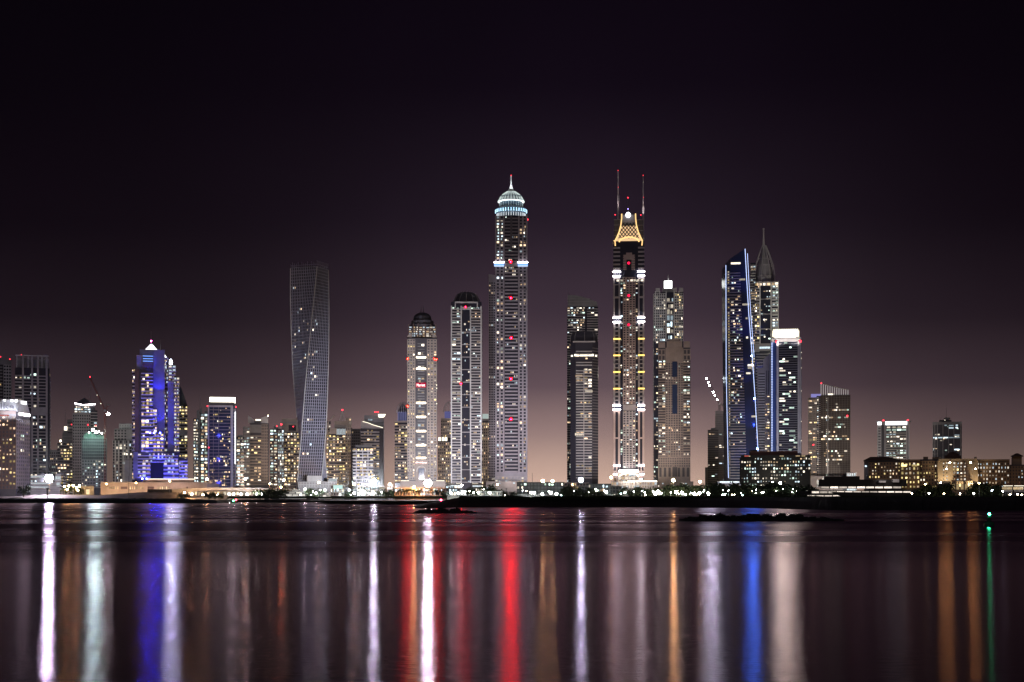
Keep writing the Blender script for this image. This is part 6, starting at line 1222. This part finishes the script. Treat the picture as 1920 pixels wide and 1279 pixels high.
# warm garden lights that catch the palms
for k, (u, v, D, c) in enumerate(((1735, 908, 1050, (1, .75, .3)), (1836, 906, 1050, (1, .75, .3)), (1710, 925, 1040, (1, .8, .5)), (1742, 925, 1040, WL), (1770, 926, 1040, (1, .75, .4)), (1800, 926, 1040, (1, .85, .6)), (1826, 925, 1040, WL), (1860, 919, 1040, (.75, .85, 1)), (1880, 921, 1040, (.8, .85, 1)), (1894, 927, 1030, (1, .85, .6)), (1908, 927, 1030, (1, .8, .5)), (1916, 928, 1030, (1, .8, .5)))):
    street_lamp(u, v, D, .5, c, 60, 'garden lamp in front of the warm lit hotel, %s from the left' % ((ordn+['eleventh', 'twelfth'])[[0, 1, 2, 3, 4, 5, 6, 7, 8, 9, 10, 11].index(sorted(range(12), key=lambda i: (1735, 1836, 1710, 1742, 1770, 1800, 1826, 1860, 1880, 1894, 1908, 1916)[i]).index(k))]), 'garden lamps of the hotel')
for k, (u, v) in enumerate(((121, 912), (129, 911), (137, 910.5), (143, 914), (149, 911), (126, 918), (146, 919))):
    street_lamp(u, v, 1675, .9, (1, .60, .22), 260, 'warm lamp in the palm cluster left of the mall, %s in size order' % ['largest', 'second', 'third', 'fourth', 'fifth', 'lowest left', 'lowest right'][k], 'lamps among the left palms')
# ================================================================== promenade railing, shore lights
t = Thing('promenade_railing', 'pale low railing and wall running along the top of the long dark bank', 'railing', 1090, 1468, 1)
for a, b_ in ((838, 905), (912, 1120), (1124, 1345)):
    t.mb('wall').box((0, t.D), AX, AY, t.X(a), t.X(b_), 0, .4, GZ, t.Z(930.6), MAUVE); n = int((b_-a)/3)
    for q in range(n+1): u = a+(b_-a)*q/n; t.mb('railing').box((t.X(u), t.D), AX, AY, -.12, .12, 0, .15, t.Z(930.6), t.Z(927.8), WHITE)
    t.mb('railing').box((0, t.D), AX, AY, t.X(a), t.X(b_), 0, .15, t.Z(928), t.Z(927.6), WHITE)
t.done()
# lamp post and sign mast shapes standing black against the light
for u, v0, lab in ((241, 892, 'thin black pole in front of the mall below the blue tower'), (998, 887, 'thin tall mast rising from the long dark shed'), (1065, 898, 'curved black pole left of the dark flat roofed shed'), (1192, 886, 'tall thin black pole in front of the gold crowned tower base'), (839, 893, 'thin black pole left of the faceted crown tower foot')):
    t = Thing('pole', lab, 'pole', u, 1630 if u < 900 else 1460, 1); t.tube('shaft', BLACK, [(u, 938, 0), (u, v0, 0)], .3, 6, .14); t.lathe('base', BLACK, u, 0, [(.5, 938), (.5, 934), (.2, 933)], 8); t.done()
t = Thing('beach_shower_mast', 'black post with a slanted solar panel on the left sand berm', 'pole', 89, 1600, 1)
t.tube('post', BLACK, [(89, 938, 0), (88.5, 916, 0)], .7, 6); x, y, z = t.P(91, 917, 0); t.mb('solar_panel').add([t.P(84, 914.5, -1), t.P(92, 915.2, -1), t.P(97, 919, 1), t.P(90, 916.5, 1.5), t.P(84, 915.2, -1), t.P(92, 915.9, -1), t.P(97, 919.7, 1), t.P(90, 917.2, 1.5)], [(0, 1, 2, 3), (7, 6, 5, 4), (0, 4, 5, 1), (1, 5, 6, 2), (2, 6, 7, 3), (3, 7, 4, 0)], STEEL); t.done()
t = Thing('signboard', 'small dark board on a stand right of the largest floodlight', 'sign', 819.5, 1500, 1)
t.block('board', SH, 817, 823, 922.5, 928, 0, .5); t.block('light_strip', DIMW, 811, 822, 928.2, 929.4, .2, .5)
for u in (818.5, 821.5): t.tube('leg', BLACK, [(u, 936, .2), (u, 928, .2)], .2, 4)
t.done()
# ================================================================== navigation marks
def nav(name, label, u, vb, vt, D, col, m, r=1.4, lr=.35, stand=None, gzz=-.3):
    t = Thing(name, label, 'buoy' if name == 'buoy' else 'beacon', u, D, 0, gz=gzz); h = t.Z(vt); k = 1/t.k
    t.lathe('float', BUOYG if col == 'g' else BLACK, u, 0, [(r*k*.8, HY+(CZ+.5)*k), (r*k, HY+(CZ-.1)*k), (r*k, HY+(CZ-.7)*k), (r*k*.6, HY+(CZ-1.0)*k)], 14)
    for q in range(4): a = q*math.pi/2+.5; t.mb('cage').tube([(t.X(u)+r*.55*math.cos(a), t.D+r*.55*math.sin(a), .9), (t.X(u)+.22*math.cos(a), t.D+.22*math.sin(a), h-.5)], .07, BLACK, 5)
    for zz, rr in ((1.5, r*.46), (2.1, r*.36)): t.mb('cage').tube([(t.X(u)+rr*math.cos(q*.785), t.D+rr*math.sin(q*.785), zz) for q in range(9)], .05, BLACK, 4)
    t.lathe('body', BUOYG if col == 'g' else REDM, u, 0, [(.45*k, HY+(CZ-.9)*k), (.40*k, HY+(CZ-(h-.6))*k), (.2*k, HY+(CZ-(h-.4))*k)], 10)
    t.lathe('lamp', m, u, 0, [(.5*lr*k, vt+lr*k), (lr*k, vt+.5*lr*k), (lr*k, vt-.5*lr*k), (.5*lr*k, vt-lr*k)], 10); t.done()
nav('buoy', 'black channel buoy with a bright green lamp on the water at the right', 1854.8, 988, 964, 307, 'g', emis('buoy_green', (.03, 1, .35), 110, sample=True), 1.05, .22)
nav('channel_marker', 'small post with a green lamp off the far left shore by the bridge', 437.5, 944, 939, 1430, 'g', emis('marker_green', (.1, 1, .35), 18, sample=True), 1.8, .7)
nav('channel_marker', 'red lamp on a small post just right of the green one by the bridge', 442.5, 943, 937.5, 1500, 'r', emis('marker_red', (1, .05, .08), 20, sample=True), 1.8, .7)
nav('channel_marker', 'red lamp on a short post at the tip of the long dark bank', 827, 940, 937.5, 1100, 'r', emis('marker_red2', (1, .03, .12), 60, sample=True), 1.0, .55)
# ================================================================== yachts
def yacht(label, u0, u1, vb, vt, D, decks, hullm, litm, bow=-1, gzz=0):
    t = Thing('yacht', label, 'yacht', (u0+u1)/2, D, 10, gz=gzz); L = u1-u0; H = vb-vt
    def q(a, v, w_): return t.P(u0+a*L if bow < 0 else u1-a*L, v, w_)
    hv = vb-H*.30
    V = []; st = [(0., 0.02), (.08, .35), (.25, .8), (.5, 1), (.9, 1), (1, .9)]
    for a, wd in st:
        hh = hv-(H*.07*(1-a)**2); V += [q(a+(.03 if a == 0 else 0), vb, 5-4.2*wd), q(a, hh, 5-5*wd), q(a, hh, 5+5*wd), q(a+(.03 if a == 0 else 0), vb, 5+4.2*wd)]
    Fq = []
    for i in range(len(st)-1):
        for j in range(3): Fq.append((4*i+j, 4*i+4+j, 4*i+5+j, 4*i+1+j))
    Fq.append((20, 21, 22, 23)); t.mb('hull').add(V, Fq, hullm)
    for i, (a0, a1, v0, v1) in enumerate(decks):
        ua, ub = u0+a0*L, u0+a1*L
        if bow > 0: ua, ub = u1-a1*L, u1-a0*L
        va, vbb = vb-H*v1, vb-H*v0
        t.mb('deckhouse').prism([t.P(ua+(vbb-va)*1.0, 0, 1.2)[:2], t.P(ub, 0, 1.2)[:2], t.P(ub, 0, 8.8)[:2], t.P(ua+(vbb-va)*1.0, 0, 8.8)[:2]], t.Z(vbb), t.Z(va), hullm if litm is None else SH)
        f = Facade(t, (t.X(ua+(vbb-va)*1.1, 1.1), t.D+1.1), (t.X(ub, 1.1), t.D+1.1), ua, ub); ln = f.L
        if litm: n = max(2, int(ln/6)); [f.obj('window', litm, (k+.03)/n, (k+.9)/n, va+(vbb-va)*.15, vbb-(vbb-va)*.15, .02, .12) for k in range(n)]
        t.mb('deck').box((0, t.D), AX, AY, t.X(ua-(1 if bow < 0 else 0)), t.X(ub+1), .2, 9.8, t.Z(va)-.02, t.Z(va)+.3, hullm)
    t.tube('mast', hullm, [(u0+L*.55, vb-H*decks[-1][3], 5), (u0+L*.57, vt-H*.08, 5)], .25, 5); t.lathe('radar_dome', hullm, u0+L*.57, 5, [(.1, vt+H*.03), (.9/t.k, vt), (.9/t.k, vt-1.4), (.1, vt-2.6)], 10)
    return t
WH = mat('yacht_white', (.7, .7, .7), .3)
t = yacht('white motor yacht lit from behind, moored left of the twisted tower podium', 522, 574, 935.5, 918, 1630, [(.18, .98, .28, .52), (.30, .88, .54, .76), (.42, .72, .78, .96)], WH, emis('yacht_window', (1, .95, .85), .9, .8))
spot(t.root, t.P(548, 915, -24), t.P(548, 927, 0), 9000, (1, .97, .92), 100, .5); t.done()
t = yacht('smaller white motor boat moored right of the twisted tower podium', 596, 622, 935.5, 923, 1630, [(.2, .95, .3, .58), (.34, .8, .6, .9)], WH, emis('yacht_window', (1, .95, .85), .9))
spot(t.root, t.P(609, 918, -20), t.P(609, 930, 0), 3500, (1, .97, .92), 100, .5); t.done()
YD = mat('yacht_dark', (.03, .028, .03), .4); YL = emis('deck_lights', (1, .86, .74), 1.5, .9)
t = yacht('huge dark yacht with three long rows of glowing deck windows at the right', 1498, 1725, 937, 893, 1120, [(.055, .98, .13, .20), (.08, .93, .26, .375), (.16, .85, .47, .575)], YD, YL)
t.block('deckhouse', YD, 1535, 1700, 899, 912, 3, 9); t.block('deckhouse', YD, 1545, 1612, 892.8, 899, 3, 8)
t.lathe('radar_dome', YD, 1583, 5, [(.5, 898), (3.9, 895), (4.4, 892), (3.2, 889), (.3, 887.8)], 14)
t.tube('mast', YD, [(1603, 899, 5), (1603, 890, 5)], .2, 5); t.block('tender', WH, 1648, 1661, 901.5, 905, 0, 3); t.block('tender', WH, 1674, 1686, 898.5, 904.5, 0, 3)
spot(t.root, t.P(1668, 893, -10), t.P(1668, 903, 0), 1800, (1, .85, .8), 110, .4)
t.done()
# ================================================================== haze: one closed box of thin air
def haze(d):
    b = MB(); b.box((0, 0), AX, AY, -3400, 3400, -120, 3600, -1.5, 440, SOIL); o = b.build('haze'); o['kind'] = 'stuff'; o['label'] = 'thin night haze over the water and the city'
    o.data.materials.clear(); m = bpy.data.materials.new('haze'); m.use_nodes = True; t = m.node_tree; t.nodes.clear()
    v = N(t, 'ShaderNodeVolumePrincipled'); v.inputs['Color'].default_value = (.86, .84, .88, 1); v.inputs['Density'].default_value = d; v.inputs['Anisotropy'].default_value = .3
    ou = N(t, 'ShaderNodeOutputMaterial'); t.links.new(v.outputs[0], ou.inputs['Volume']); o.data.materials.append(m)
if HAZE: haze(HAZE)
